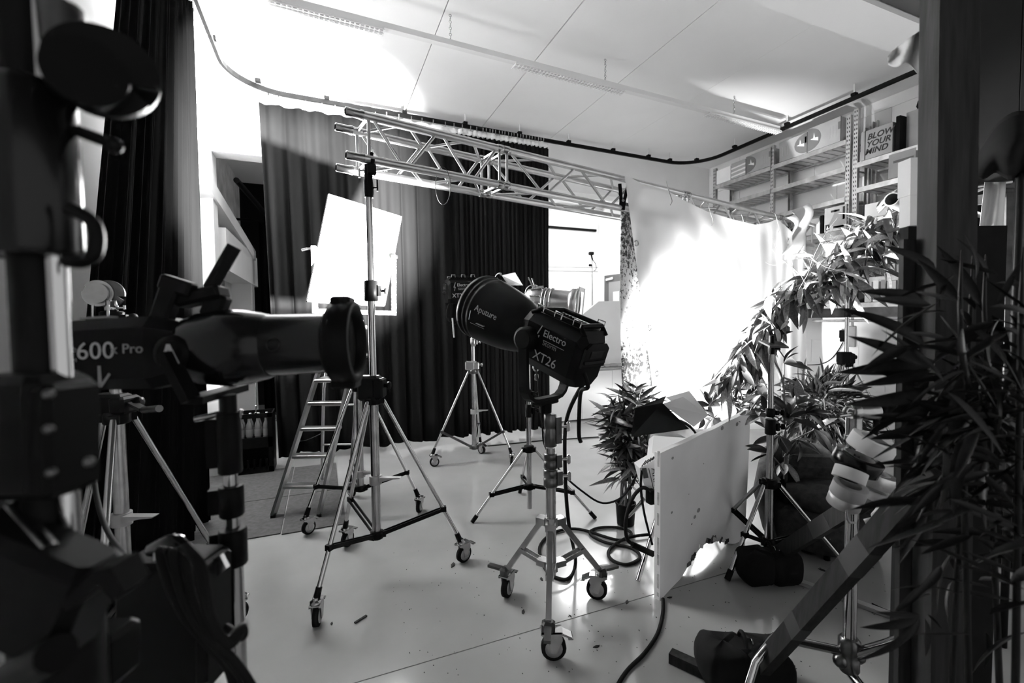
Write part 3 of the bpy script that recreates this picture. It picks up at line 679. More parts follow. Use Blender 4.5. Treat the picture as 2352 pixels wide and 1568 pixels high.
MB().tube(f3 - RT * .02, f3 + RT * .03, .012, n=8).build('tilt_pin', 'steel', bo)
MB().tube(V((C2[0], C2[1], z2(722) - .02)), lerp(f1, f2, .55) + V((0, 0, .0)), .014, n=10).build('socket', 'steel', bo)
# ------------------------------------------------------------------ aluminium step ladder
la = thing('step_ladder', 'aluminium folding step ladder in front of the black curtain', 'ladder', V((-.05, 4.05, 0)))
a0, a1 = fl(628, 1188), fl(733, 1186); TZ = 1.45
ta, tb = at(744, 815, 4.0), at(815, 812, 3.94); TZ = ta.z
for p0, p1 in ((a0, ta), (a1, tb)): MB().bar(p0 + V((0, 0, .02)), p1, .06, .022, up=(a1 - a0)).build('stile', 'aluminium', la)
for p0 in (a0, a1): MB().box(p0 + V((0, 0, .015)), (.035, .07, .03)).build('foot', 'rubber', la)
lx = (a1 - a0).normalized(); ly = V((-lx.y, lx.x, 0))
for py0, py1 in ((1142, 1147), (1085, 1090), (1028, 1033), (974, 978), (922, 926)):
    t0 = (zz(650, py0, 3.98) - 0) / TZ; p0, p1 = lerp(a0, ta, t0), lerp(a1, tb, t0); c = (p0 + p1) / 2 + ly * .03
    MB().box(c, ((p1 - p0).length, .085, .028), Matrix((lx, ly, V((0, 0, 1)))).transposed(), .006).build('tread', 'aluminium', la)
t0 = zz(740, 872, 4.0) / TZ; p0, p1 = lerp(a0, ta, t0), lerp(a1, tb, t0)
MB().box((p0 + p1) / 2 + ly * .10, ((p1 - p0).length, .25, .03), Matrix((lx, ly, V((0, 0, 1)))).transposed(), .008).build('top_platform', 'aluminium', la)
b0, b1 = a0 + ly * .85 + lx * .04, a1 + ly * .85 - lx * .0
for p0, p1, sg in ((b0, ta, 1), (b1, tb, -1)):
    top = lerp(ta, tb, 0 if sg == 1 else 1)
    MB().path(smooth_path([p0, lerp(p0, top, .75) + ly * .02, top + ly * .10 - V((0, 0, .10)), top + ly * .03, top], 5), .014, 8).build('rear_leg', 'aluminium', la)
for t in (.3, .62): MB().tube(lerp(b0, ta, t), lerp(b1, tb, t), .009, n=8).build('rear_bar', 'aluminium', la)
MB().path(bez(lerp(a0, ta, .45), lerp(a0, b0, .5) + V((0, 0, .5)), lerp(a0, b0, .5) + V((0, 0, .45)), lerp(b0, ta, .4)), .003, 5).build('tie_wire', 'dark_steel', la)
# ------------------------------------------------------------------ carpet tiles on the floor
mt = thing('carpet_mat', 'grey carpet mat of several tiles on the floor under the ladder', 'mat', (-.45, 4.4, 0))
for (x0, x1, y0, y1) in [(-1.15, -.32, 3.60, 4.36), (-.315, .12, 3.58, 4.36), (-1.15, -.32, 4.366, 5.25), (-.315, .09, 4.366, 5.22)]:
    MB().box(((x0 + x1) / 2, (y0 + y1) / 2, .004), (x1 - x0 - .004, y1 - y0 - .004, .008)).build('carpet_tile', 'carpet', mt)
# ------------------------------------------------------------------ bottle crates
def crate(label, c, z, bottles):
    r = thing('bottle_crate', label, 'crate', (c[0], c[1], z), 'bottle crates by the back curtain')
    w_, d_, h_ = .34, .26, .30
    MB().box((c[0], c[1], z + .01), (w_, d_, .02)).build('base', 'black_plastic', r)
    for (dx, dy, sx, sy) in [(0, d_ / 2, w_, .012), (-w_ / 2, 0, .012, d_), (w_ / 2, 0, .012, d_)]:
        MB().box((c[0] + dx, c[1] + dy, z + h_ / 2), (sx, sy, h_)).build('side', 'black_plastic', r)
    y = c[1] - d_ / 2
    fr = MB().box((c[0], y, z + h_ - .02), (w_, .012, .045)).box((c[0], y, z + .03), (w_, .012, .06))
    for x in (-w_ / 2 + .02, w_ / 2 - .02): fr.box((c[0] + x, y, z + h_ / 2), (.04, .012, h_))
    if not bottles:
        for i in range(5): fr.box((c[0] + (i - 2) * .055, y, z + .09), (.018, .012, .10))
    fr.build('front', 'black_plastic', r)
    return r
cc = (-.675, 5.30)
crate('empty black bottle crate, the lower of two by the back curtain', cc, .008, False)
crate('black bottle crate full of bottles, the upper of two by the back curtain', cc, .309, True)
bm_ = MB().lathe((0, 0, 0), (0, 0, 1), [(0, .028), (.004, .031), (.14, .031), (.17, .026), (.20, .014), (.24, .012), (.245, .0135), (.26, .0135)], 12).mesh('bottle'); bm_.materials.append(MATS['glass_bottle'])
cm_ = MB().lathe((0, 0, .25), (0, 0, 1), [(0, .0145), (.016, .0145), (.018, .010)], 10).mesh('cap'); cm_.materials.append(MATS['steel'])
lm_ = MB().lathe((0, 0, .05), (0, 0, 1), [(0, .0316), (.07, .0316)], 12, False, False).mesh('bottle_label'); lm_.materials.append(MATS['cardboard_dark'])
nm = ['leftmost', 'second from the left', 'third from the left', 'rightmost']
for i in range(4):
    for j in range(2):
        b_ = thing('bottle', ('%s glass bottle in the %s row of the upper crate' % (nm[i], 'front' if j == 0 else 'back')), 'bottle', (cc[0] - .115 + i * .075, cc[1] - .085 + j * .10, .331), 'bottles in the upper crate')
        for nme, me in (('glass', bm_), ('cap', cm_), ('bottle_label', lm_)):
            o = bpy.data.objects.new(nme, me); COL.objects.link(o); o.parent = b_
# ------------------------------------------------------------------ pull cord of a lamp in the unlit room
tag(MB().path([at(587, 850, 4.6), at(588, 900, 4.6), at(588, 945, 4.6)], .003, 5).box(at(587, 846, 4.6), (.10, .03, .04)).box(at(588, 936, 4.6), (.018, .018, .05), None, .004).ring(at(588, 950, 4.6), FW, .014, .003, 10, 5).build('pull_cord', 'steel'), 'pull cord with a ring hanging above the bottle crates', 'cord')
# box on the floor left of the crates
tag(MB().box(fl(506, 1092) + V((0, .1, .14)), (.2, .2, .28), None, .004).build('storage_box', 'cardboard'), 'grey box standing at the foot of the left wall pilaster', 'box')
# dark pipe and dark curtain of the unlit room
tag(MB().tube((-.95, 6.6, 3.30), (-.75, 9.4, 3.30), .035, n=12).build('ceiling_pipe', 'black_metal'), 'dark pipe under the ceiling of the unlit room', 'pipe')
# ------------------------------------------------------------------ metal shelving on the right wall
SX0, SX1 = 5.75, 6.14
def upright(root, y, z0, z1, x):
    b = MB().box((x, y, (z0 + z1) / 2), (.004, .05, z1 - z0)).box((x + (.02 if x < 6 else -.02), y - .023, (z0 + z1) / 2), (.04, .004, z1 - z0)).box((x + (.02 if x < 6 else -.02), y + .023, (z0 + z1) / 2), (.04, .004, z1 - z0))
    o = b.build('upright', 'galvanised', root)
    if x < 6:
        h = MB(); n = int((z1 - z0) / .05)
        for k in range(n):
            for dy in (-.011, .011): h.box((x - .0022, y + dy, z0 + .03 + k * .05), (.0012, .009, .022))
        hh = h.build('slot_row', 'print_black', o); hh['kind'] = 'stuff'
    return o
def deck(root, y0, y1, z):
    for x in (SX0, SX1): MB().box((x, (y0 + y1) / 2, z - .02), (.03, y1 - y0, .055)).build('beam', 'galvanised', root)
    n = max(2, round((y1 - y0) / .10)); w_ = (y1 - y0) / n
    for k in range(n): inst('deck_slat', deck.me, root, Matrix.Translation(((SX0 + SX1) / 2, y0 + (k + .5) * w_, z - .018)) @ Matrix.Diagonal((1, w_ / .1, 1, 1)))
deck.me = MB().box((0, 0, 0), (.38, .084, .02)).box((0, .046, .008), (.38, .010, .006)).mesh('deck_slat'); deck.me.materials.append(MATS['galvanised'])
sh = thing('shelving_unit', 'galvanised shelving unit with three bays high on the wall behind the truss', 'shelves', (5.95, 4.5, 1.66))
for y in (5.48, 4.48, 3.50):
    upright(sh, y, 1.66, 3.88, SX0); upright(sh, y, 1.66, 3.80, SX1)
LZ = [3.60, 3.285, 2.93, 2.55, 2.12]
for z in LZ:
    deck(sh, 4.50, 5.46, z); deck(sh, 3.52, 4.46, z)
sh2 = thing('shelving_unit', 'galvanised shelving unit holding the lettered box, partly behind the wooden post', 'shelves', (5.95, 2.9, 1.66))
for y in (3.42, 2.30): upright(sh2, y, 1.66, 3.92, SX0); upright(sh2, y, 1.66, 3.84, SX1)
RZ = [ox(1976, 374, SX0).z, ox(1976, 432, SX0).z, ox(1979, 507, SX0).z, ox(2050, 634, SX0).z, ox(2040, 694, SX0).z]
for z in RZ: deck(sh2, 2.32, 3.40, z)
deck(sh, 3.52, 4.46, RZ[4])
tag(MB().box((5.80, 3.4, RZ[4] - .10), (.02, 2.3, .12)).box((5.80, 3.4, RZ[4] - .155), (.10, 2.3, .012)).box((5.80, 3.4, RZ[4] - .05), (.10, 2.3, .012)).build('support_girder', 'dark_steel'), 'dark steel girder under the lowest shelf on the block wall', 'girder')
tag(MB().tube((5.78, 2.2, RZ[4] - .20), (5.78, 3.9, RZ[4] - .20), .016, n=10).build('wall_pipe', 'galvanised'), 'thin metal pipe running below the dark girder', 'pipe')
# boxes: (pixel left, pixel right, shelf height, height, depth, material, label, decoration)
def carton(px0, px1, py, z, h, m, label, side='cardboard_dark', xf=5.73, dep=.3, name='carton', group=None):
    ya, yb = ox(px1, py, xf).y, ox(px0, py, xf).y
    r = thing(name, label, 'box', (xf + dep / 2, (ya + yb) / 2, z + .012), group)
    MB().box((xf + dep / 2, (ya + yb) / 2, z + .012 + h / 2), (dep, yb - ya - .006, h), None, .003).build('body', m, r)
    MB().box((xf + .004, ya + .002, z + .012 + h / 2), (.01, .004, h)).build('edge_flap', side, r) if side else None
    return r, xf - .0015, ya, yb, z + .012, h
def patch(r, x, pts, m, name='print'):
    MB().prism([(x, y, z) for y, z in pts], (-.0012, 0, 0)).build(name, m, r)
GRP = 'cartons on the galvanised shelves'
r, *_ = carton(1645, 1678, 420, LZ[0], .21, 'white_card', 'white carton at the far left end of the top shelf', None, group=GRP)
r, x, ya, yb, z, h = carton(1679, 1712, 410, LZ[0], .23, 'print_grey', 'striped carton beside the white carton on the top shelf', None, group=GRP)
for k in range(3): patch(r, x, [(ya, z + .03 + k * .06), (yb, z + .02 + k * .06), (yb, z + .04 + k * .06), (ya, z + .055 + k * .06)], 'print_white', 'stripe')
def winged(r, x, ya, yb, z, h, flip):
    y0 = yb - .005 if not flip else ya + .005; sg = -1 if not flip else 1; w_ = (yb - ya) * .42
    pts = [(y0, z + .004)] + [(y0 + sg * w_ * math.sin(a), z + h / 2 - (h / 2 - .006) * math.cos(a)) for a in [math.pi * k / 10 for k in range(11)]] + [(y0, z + h - .004)]
    patch(r, x, pts, 'cardboard_dark', 'round_print')
    c = y0 + sg * w_ * .5
    patch(r, x - .0015, [(c - .05, z + h * .35), (c + .05, z + h * .5), (c + .012, z + h * .52), (c + .004, z + h * .75), (c - .01, z + h * .52), (c - .05, z + h * .5)], 'print_white', 'bird_print')
    e = (yb if flip else ya); t = 1 if flip else -1
    for k in range(3): patch(r, x, [(e - t * (.05 + k * .035), z + h * .25), (e - t * (.06 + k * .035), z + h * .25), (e - t * (.06 + k * .035), z + h * .7), (e - t * (.05 + k * .035), z + h * .7)], 'print_grey', 'text_line')
    patch(r, x, [(ya + .002, z + h * .5), (ya + .03, z + h * .5), (ya + .03, z + h * .8), (ya + .002, z + h * .8)], 'cardboard_dark', 'tape')
a = carton(1713, 1770, 395, LZ[0], .25, 'cardboard', 'carton with a dark round print left of the slotted upright', group=GRP); winged(*a, False)
a = carton(1789, 1853, 370, LZ[0], .26, 'cardboard', 'carton with a dark round print at its end, right of the slotted upright', group=GRP); winged(*a, True)
a = carton(1854, 1930, 345, LZ[0], .29, 'cardboard', 'wide carton with a dark round print next to the double upright', group=GRP); winged(*a, False)
r, *_ = carton(1845, 1882, 500, LZ[3], .20, 'white_card', 'white carton on the lower shelf left of the handled box', None, group=GRP)
carton(1883, 1891, 495, LZ[3], .22, 'black_plastic', 'slim black case between the white carton and the handled box', None, name='slim_case', group=GRP)
r, x, ya, yb, z, h = carton(1893, 1945, 490, LZ[3], .29, 'cardboard', 'grey box with a hand hole and printed icons', group=GRP)
patch(r, x, [((ya + yb) / 2 - .05, z + h * .78), ((ya + yb) / 2 + .05, z + h * .78), ((ya + yb) / 2 + .05, z + h * .86), ((ya + yb) / 2 - .05, z + h * .86)], 'print_black', 'hand_hole')
patch(r, x, [(yb - .02, z + .02), (yb - .07, z + .02), (yb - .07, z + .09), (yb - .02, z + .09)], 'print_black', 'icon'); patch(r, x - .0015, [(yb - .03, z + .03), (yb - .06, z + .03), (yb - .045, z + .075)], 'print_white', 'icon')
patch(r, x, [(ya + .03, z + .03), (ya + .15, z + .03), (ya + .15, z + .055), (ya + .03, z + .055)], 'print_black', 'stamp')
patch(r, x, [(ya + .02, z + .12), (ya + .045, z + .12), (ya + .045, z + h - .02), (ya + .02, z + h - .02)], 'print_black', 'stamp')
patch(r, x, [(ya + .06, z + .0), (yb - .06, z + h * .3), (yb - .12, z + h * .7), (ya + .14, z + h * .9), (ya + .01, z + h * .6), (ya + .01, z + .0)], 'print_dim', 'print')
# lettered carton
r, x, ya, yb, z, h = carton(1976, 2050, 340, RZ[0], .32, 'cardboard', 'carton lettered BLOW YOUR MIND in bold black type', side=None, group=GRP)
for i, wd in enumerate(('BLOW', 'YOUR', 'MIND')): text(wd, .088, (x, yb - .07 + .010 * i, z + .21 - i * .08), (0, -1, 0), (0, 0, 1), 'print_black', r, shear=.25, depth=.001, bold=.0022)
patch(r, x, [(yb - .045, z + .0), (yb - .055, z), (yb - .055, z + h), (yb - .045, z + h)], 'print_black', 'seam')
r2, *_ = carton(2056, 2068, 320, RZ[0], .36, 'black_plastic', 'black slab standing in for the dark side of the lettered carton', None, name='carton_side_slab', group=GRP)  # the carton's own dark side, put in as a separate black slab
r, x, ya, yb, z, h = carton(2080, 2122, 300, RZ[0], .40, 'cardboard', 'tall grey carton right of the lettered carton', None, xf=5.84, group=GRP)
r, x, ya, yb, z, h = carton(2040, 2104, 370, RZ[1], .26, 'cardboard', 'taped grey carton on the shelf below the lettered carton', None, group=GRP)
patch(r, x, [(ya + .02, z + h * .6), (yb - .05, z + h * .6), (yb - .05, z + h * .7), (ya + .02, z + h * .7)], 'cardboard_dark', 'tape')
carton(1985, 2060, 480, RZ[2], .16, 'paper', 'long white carton behind the cardboard tube', None, group=GRP)
carton(1965, 1990, 600, RZ[3], .2, 'cardboard', 'small grey carton behind the garland on the lower shelf', None, group=GRP)
for i, (a, b, m, nm_) in enumerate([(2044, 2056, 'white_card', 'white'), (2058, 2070, 'grey_metal', 'grey'), (2072, 2088, 'paper', 'pale')]):
    carton(a, b, 610, RZ[3], .24, m, nm_ + ' storage box on the shelf above the bottom row', None, group=GRP)
for i, (a, b, m, nm_, hh) in enumerate([(1935, 1958, 'cardboard_dark', 'dark', .22), (1985, 2002, 'paper', 'pale', .25), (2004, 2018, 'white_card', 'narrow white', .24), (2022, 2034, 'print_grey', 'narrow grey', .24), (2036, 2058, 'paper', 'drawer-like pale', .22), (2060, 2072, 'cardboard', 'slim brown-grey', .24), (2074, 2088, 'white_card', 'last white', .24)]):
    r, x, ya, yb, z, h = carton(a, b, 670, RZ[4], hh, m, nm_ + ' storage box in the bottom row above the girder', None, group=GRP, name='storage_box')
    if i == 4: patch(r, x, [(ya + .04, z + .05), (yb - .04, z + .05), (yb - .04, z + .12), (ya + .04, z + .12)], 'print_grey', 'label_plate')
# sockets and cable on the block wall
tag(MB().box(ox(1957, 773, 6.17), (.03, .08, .26), None, .004).box(ox(1957, 745, 6.17), (.02, .02, .35)).build('socket_box', 'grey_metal'), 'grey socket box on the white block wall behind the wind-up stand', 'socket')
tag(MB().box(ox(1936, 767, 6.12), (.06, .06, .10), None, .004).box(ox(1936, 780, 6.14), (.05, .05, .05), None, .004).build('power_plug', 'black_plastic'), 'black power plug on the block wall behind the wind-up stand', 'plug')
tag(MB().path(smooth_path([ox(1936, 786, 6.10), ox(1925, 805, 6.1), ox(1908, 825, 6.1), ox(1885, 836, 6.1), ox(1850, 838, 6.1)], 6), .006, 6).build('wall_cable', 'rubber'), 'thin cable drooping across the white block wall', 'cable')
# black equipment table in the right corner
tb = thing('equipment_cart', 'black tubular equipment cart against the block wall', 'cart', (5.76, 2.08, 0))
for (x_, y_) in [(5.42, 1.7), (5.42, 2.45), (6.1, 1.7), (6.1, 2.45)]: MB().box((x_, y_, .45), (.03, .03, .9)).build('post', 'white_metal', tb)
for z in (.25, .60, .88):
    MB().box((5.76, 2.08, z), (.72, .8, .025)).build('tray', 'black_metal', tb)
for y_ in (1.7, 2.45): MB().bar((5.42, y_, .9), (6.1, y_, .9), .03, .03).build('rail', 'steel', tb)
tag(MB().box((5.72, 2.2, .745), (.4, .3, .24), None, .01).box((5.515, 2.2, .80), (.01, .24, .05)).build('mixer_case', 'black_plastic'), 'black equipment case on the middle tray of the cart', 'case')
cs_ = thing('patch_panel', 'black patch panel with two rows of pale sockets on the cart', 'equipment', (5.72, 2.08, .90))
MB().box((5.72, 2.08, 1.02), (.3, .7, .22), None, .01).build('housing', 'black_plastic', cs_)
for k in range(10):
    for j in range(2): MB().box((5.565, 1.83 + k * .055, .97 + j * .10), (.01, .03, .035)).build('socket', 'print_grey', cs_)
# ------------------------------------------------------------------ plastic sheet over the truss
def on_truss(px, py, off=.0):
    d = ray(px, py); p0 = T0 - tn * (.04 + off); t = (p0 - CAM).dot(tn) / d.dot(tn); return CAM + d * t
m = bpy.data.materials.new('plastic_sheet'); m.use_nodes = True; MATS['plastic_sheet'] = m
nt = m.node_tree; b = nt.nodes['Principled BSDF']; out = nt.nodes['Material Output']
b.inputs['Base Color'].default_value = (.82, .82, .82, 1); b.inputs['Roughness'].default_value = .35
tl_ = nt.nodes.new('ShaderNodeBsdfTranslucent'); tl_.inputs['Color'].default_value = (.8, .8, .8, 1)
ts_ = nt.nodes.new('ShaderNodeBsdfTransparent'); mx = nt.nodes.new('ShaderNodeMixShader'); mx.inputs[0].default_value = .45
mx2 = nt.nodes.new('ShaderNodeMixShader'); mx2.inputs[0].default_value = .015
nt.links.new(b.outputs[0], mx.inputs[1]); nt.links.new(tl_.outputs[0], mx.inputs[2]); nt.links.new(mx.outputs[0], mx2.inputs[1]); nt.links.new(ts_.outputs[0], mx2.inputs[2]); nt.links.new(mx2.outputs[0], out.inputs['Surface'])
TOPE = [(0, 1434, 398), (.10, 1476, 424), (.2, 1530, 436), (.3, 1575, 462), (.42, 1625, 486), (.55, 1680, 503), (.68, 1735, 516), (.76, 1765, 511), (.82, 1785, 503), (.88, 1806, 520), (.93, 1822, 535), (1, 1850, 505)]
BOTE = [(0, 1512, 985), (1, 1852, 985)]
def edge(E, u):
    for i in range(len(E) - 1):
        if u <= E[i + 1][0]:
            f = (u - E[i][0]) / (E[i + 1][0] - E[i][0]); return E[i][1] * (1 - f) + E[i + 1][1] * f, E[i][2] * (1 - f) + E[i + 1][2] * f
    return E[-1][1:]
def sheetfn(u, v):
    a = edge(TOPE, u); b = edge(BOTE, u); px, py = a[0] * (1 - v) + b[0] * v, a[1] * (1 - v) + b[1] * v
    w_ = .007 * math.sin(u * 46 + v * 5) * (1 - v * .6) + .016 * math.sin((u * 2 + v) * 9) + .008 * math.sin((u * 3 - v * 1.4) * 11) + .02 * math.sin(u * 7 - v * 4) + .012 * math.sin(u * 90 + 3 * v) * max(0, u - .6) * 2.5
    if v < .06: w_ *= v / .06
    return on_truss(px, py, w_ + .02 + .05 * v)
shr = thing('plastic_sheet', 'crumpled translucent white plastic sheet hung over the truss, glowing from a lamp', 'plastic sheet', V((3.8, 3.5, .2)))
MB().grid(sheetfn, 120, 40).build('sheet', 'plastic_sheet', shr)
for u_, v_ in ((.0, .27), (.012, .60), (.02, .78), (.03, .95)):
    p_ = sheetfn(u_ + .012, v_) - tn * .01; MB().ring(p_, tn, .022, .005, 12, 5).build('eyelet', 'steel', shr)
for u_ in (.2, .42, .6, .8):
    p_ = sheetfn(u_, .0); MB().path(smooth_path([p_ + V((0, 0, .08)), p_ + V((-.02, -.03, .05)), p_ + V((.0, -.04, -.03)), p_ + V((.03, -.04, -.10)), p_ + V((.01, -.04, -.14))], 5), .003, 5).build('tie_string', 'print_grey', shr)
# crumpled flap at the right end
def flapfn(u, v):
    p = on_truss(1806 + 46 * u + 10 * math.sin(v * 5), 500 + 95 * v - 35 * u * (1 - v), .05)
    return p - tn * (.05 * math.sin(u * 9 + v * 3) + .03 * math.sin(v * 11)) 
MB().grid(flapfn, 14, 14).build('sheet_flap', 'plastic_sheet', shr, solid=.002)
# printed birch backdrop strip
bp = mat('birch_print', .85, .6); nt = bp.node_tree; b = nt.nodes['Principled BSDF']
tc = nt.nodes.new('ShaderNodeTexCoord'); mp = nt.nodes.new('ShaderNodeMapping'); nt.links.new(tc.outputs['Object'], mp.inputs['Vector'])
n1 = nt.nodes.new('ShaderNodeTexNoise'); n1.inputs['Scale'].default_value = 26; n1.inputs['Detail'].default_value = 8; n1.inputs['Roughness'].default_value = .75; nt.links.new(mp.outputs[0], n1.inputs['Vector'])
sx = nt.nodes.new('ShaderNodeSeparateXYZ'); nt.links.new(tc.outputs['Object'], sx.inputs[0])
cr = nt.nodes.new('ShaderNodeValToRGB'); nt.links.new(sx.outputs['Z'], cr.inputs[0])   # more foliage printed low and at the top
mr = nt.nodes.new('ShaderNodeMapRange'); mr.inputs[1].default_value = .5; mr.inputs[2].default_value = 2.6; nt.links.new(sx.outputs['Z'], mr.inputs[0]); nt.links.new(mr.outputs[0], cr.inputs[0])
cr.color_ramp.elements[0].color = (.17, .17, .17, 1); cr.color_ramp.elements[1].color = (.18, .18, .18, 1)
for pos, c_ in ((.30, .12), (.42, .02), (.52, .0), (.68, .06), (.85, .12)):
    e_ = cr.color_ramp.elements.new(pos); e_.color = (max(0, c_),) * 3 + (1,)
ad = nt.nodes.new('ShaderNodeMath'); ad.operation = 'ADD'; nt.links.new(n1.outputs['Fac'], ad.inputs[0]); nt.links.new(cr.outputs[0], ad.inputs[1])
th = nt.nodes.new('ShaderNodeMapRange'); th.inputs[1].default_value = .56; th.inputs[2].default_value = .62; th.inputs[3].default_value = .6; th.inputs[4].default_value = .012; nt.links.new(ad.outputs[0], th.inputs[0])
cc_ = nt.nodes.new('ShaderNodeCombineColor')
for k in range(3): nt.links.new(th.outputs[0], cc_.inputs[k])
nt.links.new(cc_.outputs[0], b.inputs['Base Color'])
bk = thing('printed_backdrop', 'narrow strip of birch forest print hanging beside the plastic sheet', 'backdrop', V((2.35, 3.1, .3)))
def birchfn(u, v):
    l, r_ = (1426 + 6 * v - 4 * math.sin(v * 3), 1452 + 52 * v); px = l * (1 - u) + r_ * u
    return on_truss(px, 466 + v * 500, -.06 + .02 * math.sin(u * 5 + v * 2))
MB().grid(birchfn, 10, 24).build('cloth', 'birch_print', bk, solid=.003)
def spring_clamp(label, p, d, m='black_plastic'):
    r = thing('spring_clamp', label, 'clamp', p, 'spring clamps on the truss'); d = V(d).normalized(); s_ = d.cross(FW).normalized()
    for sg in (-1, 1): MB().bar(p + s_ * .012 * sg, p + d * .14 + s_ * .035 * sg, .026, .012, up=FW).build('handle', m, r)
    for sg in (-1, 1): MB().bar(p + s_ * .012 * sg, p - d * .07 + s_ * .010 * sg, .026, .014, up=FW).build('jaw', m, r)
    MB().tube(p - FW * .02, p + FW * .02, .012, n=10).build('pivot', 'steel', r)
spring_clamp('black spring clamp holding the top of the birch print', on_truss(1430, 462, -.02), V((.1, 0, 1)))
spring_clamp('black spring clamp near the right end of the plastic sheet', on_truss(1806, 548, -.02), V((.3, 0, .6)))
# ------------------------------------------------------------------ battered white board
fbp = thing('foam_board', 'battered warped white insulation board standing on edge on the floor', 'board', V((2.1, 2.05, 0)))
FA, FB = V((1.63, 1.90, 0)), V((2.76, 2.26, 0)); fd = (FB - FA).normalized(); fn_ = V((-fd.y, fd.x, 0))
def foamfn(u, v, off=0):
    h = .80 + .06 * u; bot = .0
    if .25 < u < .9: bot = .10 * math.sin((u - .25) / .65 * math.pi) ** 1.5
    z = bot + (h - bot) * v + .002 * math.sin(u * 21) * (v > .99)
    p = lerp(FA, FB, u) + fn_ * (.05 * math.sin(u * math.pi) * (1 - v) + off + .05 * u * u * v) + fd * (.05 * u * v ** 2 - .14 * u * (1 - v) ** 1.5)
    p.z = z; return p
b = MB().grid(lambda u, v: foamfn(u, v, 0), 40, 16).grid(lambda u, v: foamfn(1 - u, v, .035), 40, 16)
b.build('board', 'foam', fbp)
e_ = MB()
e_.grid(lambda u, v: foamfn(u, 1, .035 * v), 40, 1); e_.grid(lambda u, v: foamfn(1 - u, 0, .035 * v), 40, 1); e_.grid(lambda u, v: foamfn(0, 1 - u, .035 * v), 20, 1); e_.grid(lambda u, v: foamfn(1, u, .035 * v), 20, 1)
e_.build('board_edge', 'foam', fbp)
rnd = random.Random(3)
for k in range(16):
    u_ = .3 + .5 * rnd.random(); p_ = foamfn(u_, 0) - fn_ * .004 + V((0, 0, .012)); Rm = Matrix.Rotation(rnd.uniform(-.6, .6), 3, fn_) @ Matrix((fd, fn_, V((0, 0, 1)))).transposed()
    MB().box(p_, (.02 + .04 * rnd.random(), .006, .012 + .02 * rnd.random()), Rm).build('torn_tape', rnd.choice(['print_black', 'print_black', 'cardboard_dark', 'print_white']), fbp)
for k in range(14):
    v_ = rnd.random(); p_ = foamfn(.004, v_) - fd * .003 + fn_ * .012
    MB().box(p_, (.004, .012, .02 + .05 * rnd.random()), Matrix((fd, fn_, V((0, 0, 1)))).transposed()).build('chipped_spot', 'foam_edge', fbp)
for (u_, v_, s_) in [(.10, .93, .012), (.11, .55, .01), (.38, .36, .016), (.42, .38, .02), (.35, .33, .008), (.6, .97, .02), (.28, .6, .004), (.8, .94, .02), (.42, .75, .005)]:
    p_ = foamfn(u_, v_) - fn_ * .001; MB().ball(p_, s_, 8, 5, (1, .06, .7), Matrix((fd, fn_, V((0, 0, 1)))).transposed()).build('scuff', 'cardboard', fbp)
# ------------------------------------------------------------------ floor lamp with barn doors behind the board
AP = at(1542, 1030, 3.0); AT = V((3.1, 3.4, 1.22)); aa = (AT - AP).normalized()
ar = thing('barn_door_lamp', 'floor lamp with open barn doors peeking over the white board', 'lamp', V((AP.x, AP.y, 0)))
sd = aa.cross(V((0, 0, 1))).normalized(); up_ = sd.cross(aa)
MB().lathe(AP - aa * .02, aa, [(0, .14), (.10, .15), (.105, .158), (.12, .158)], 32, True, False).build('lens_barrel', 'aluminium', ar, solid=.003)
MB().lathe(AP + aa * .09, aa, [(0, .158), (.002, .166), (.022, .166), (.024, .150)], 32, False, False).build('lens_rim', 'black_metal', ar, solid=.004)
HB = AP - aa * .02
hs = MB(); Rm = Matrix((sd, up_, aa)).transposed(); hs.box(HB - aa * .14, (.27, .27, .26), Rm, .03); hs.build('housing', 'white_metal', ar)
b0 = at(1470, 1068, 2.62)
hx = MB().prism([at(1469, 1075, 2.60), at(1512, 1050, 2.60), at(1512, 1160, 2.66), at(1492, 1158, 2.66)], FW * .12).build('control_side', 'white_metal', ar)
for k in range(6): MB().bar(at(1474 + k * 6, 1071 - k * 3.6, 2.598), at(1484 + k * 6, 1057 - k * 3.0, 2.598), .004, .006, up=FW).build('vent_slit', 'print_black', hx)
tR = (at(1490, 1150, 2.6) - at(1478, 1080, 2.6)).normalized(); tU = (at(1512, 1100, 2.6) - at(1490, 1108, 2.6)).normalized()
text('ARRI', .055, at(1496, 1075, 2.596), tR, tU, 'print_black', hx)
MB().prism([at(1474, 1075, 2.597), at(1484, 1074, 2.597), at(1489, 1096, 2.597), at(1478, 1098, 2.597)], -FW * .006).build('switch', 'black_gloss', hx)
MB().bar(at(1490, 1075, 2.597), at(1505, 1140, 2.60), .004, .004, up=FW).build('seam_line', 'print_black', hx)
for i, (pts, m_) in enumerate([([(1459, 937, 2.66), (1521, 925, 2.62), (1583, 985, 2.72), (1450, 1003, 2.70)], 'black_metal'),
                  ([(1521, 927, 2.64), (1569, 911, 2.78), (1627, 953, 2.84), (1594, 980, 2.78)], 'white_metal'),
                  ([(1530, 912, 2.92), (1583, 897, 3.00), (1624, 949, 2.94), (1580, 950, 2.9)], 'white_metal'),
                  ([(1462, 936, 2.9), (1530, 908, 2.96), (1521, 930, 2.88), (1470, 950, 2.86)], 'black_metal')]):
    P_ = [at(*t_) for t_ in pts]; nn_ = (P_[1] - P_[0]).cross(P_[2] - P_[0]).normalized()
    MB().prism(P_, nn_ * .003).build('barn_door', m_, ar)
yk = MB()
for sg in (-1, 1): yk.bar(AP - aa * .10 + sd * .16 * sg, V((AP.x, AP.y, .40)) + sd * .16 * sg, .03, .008)
yk.bar(V((AP.x, AP.y, .40)) - sd * .165, V((AP.x, AP.y, .40)) + sd * .165, .03, .008); yk.build('yoke', 'black_metal', ar)
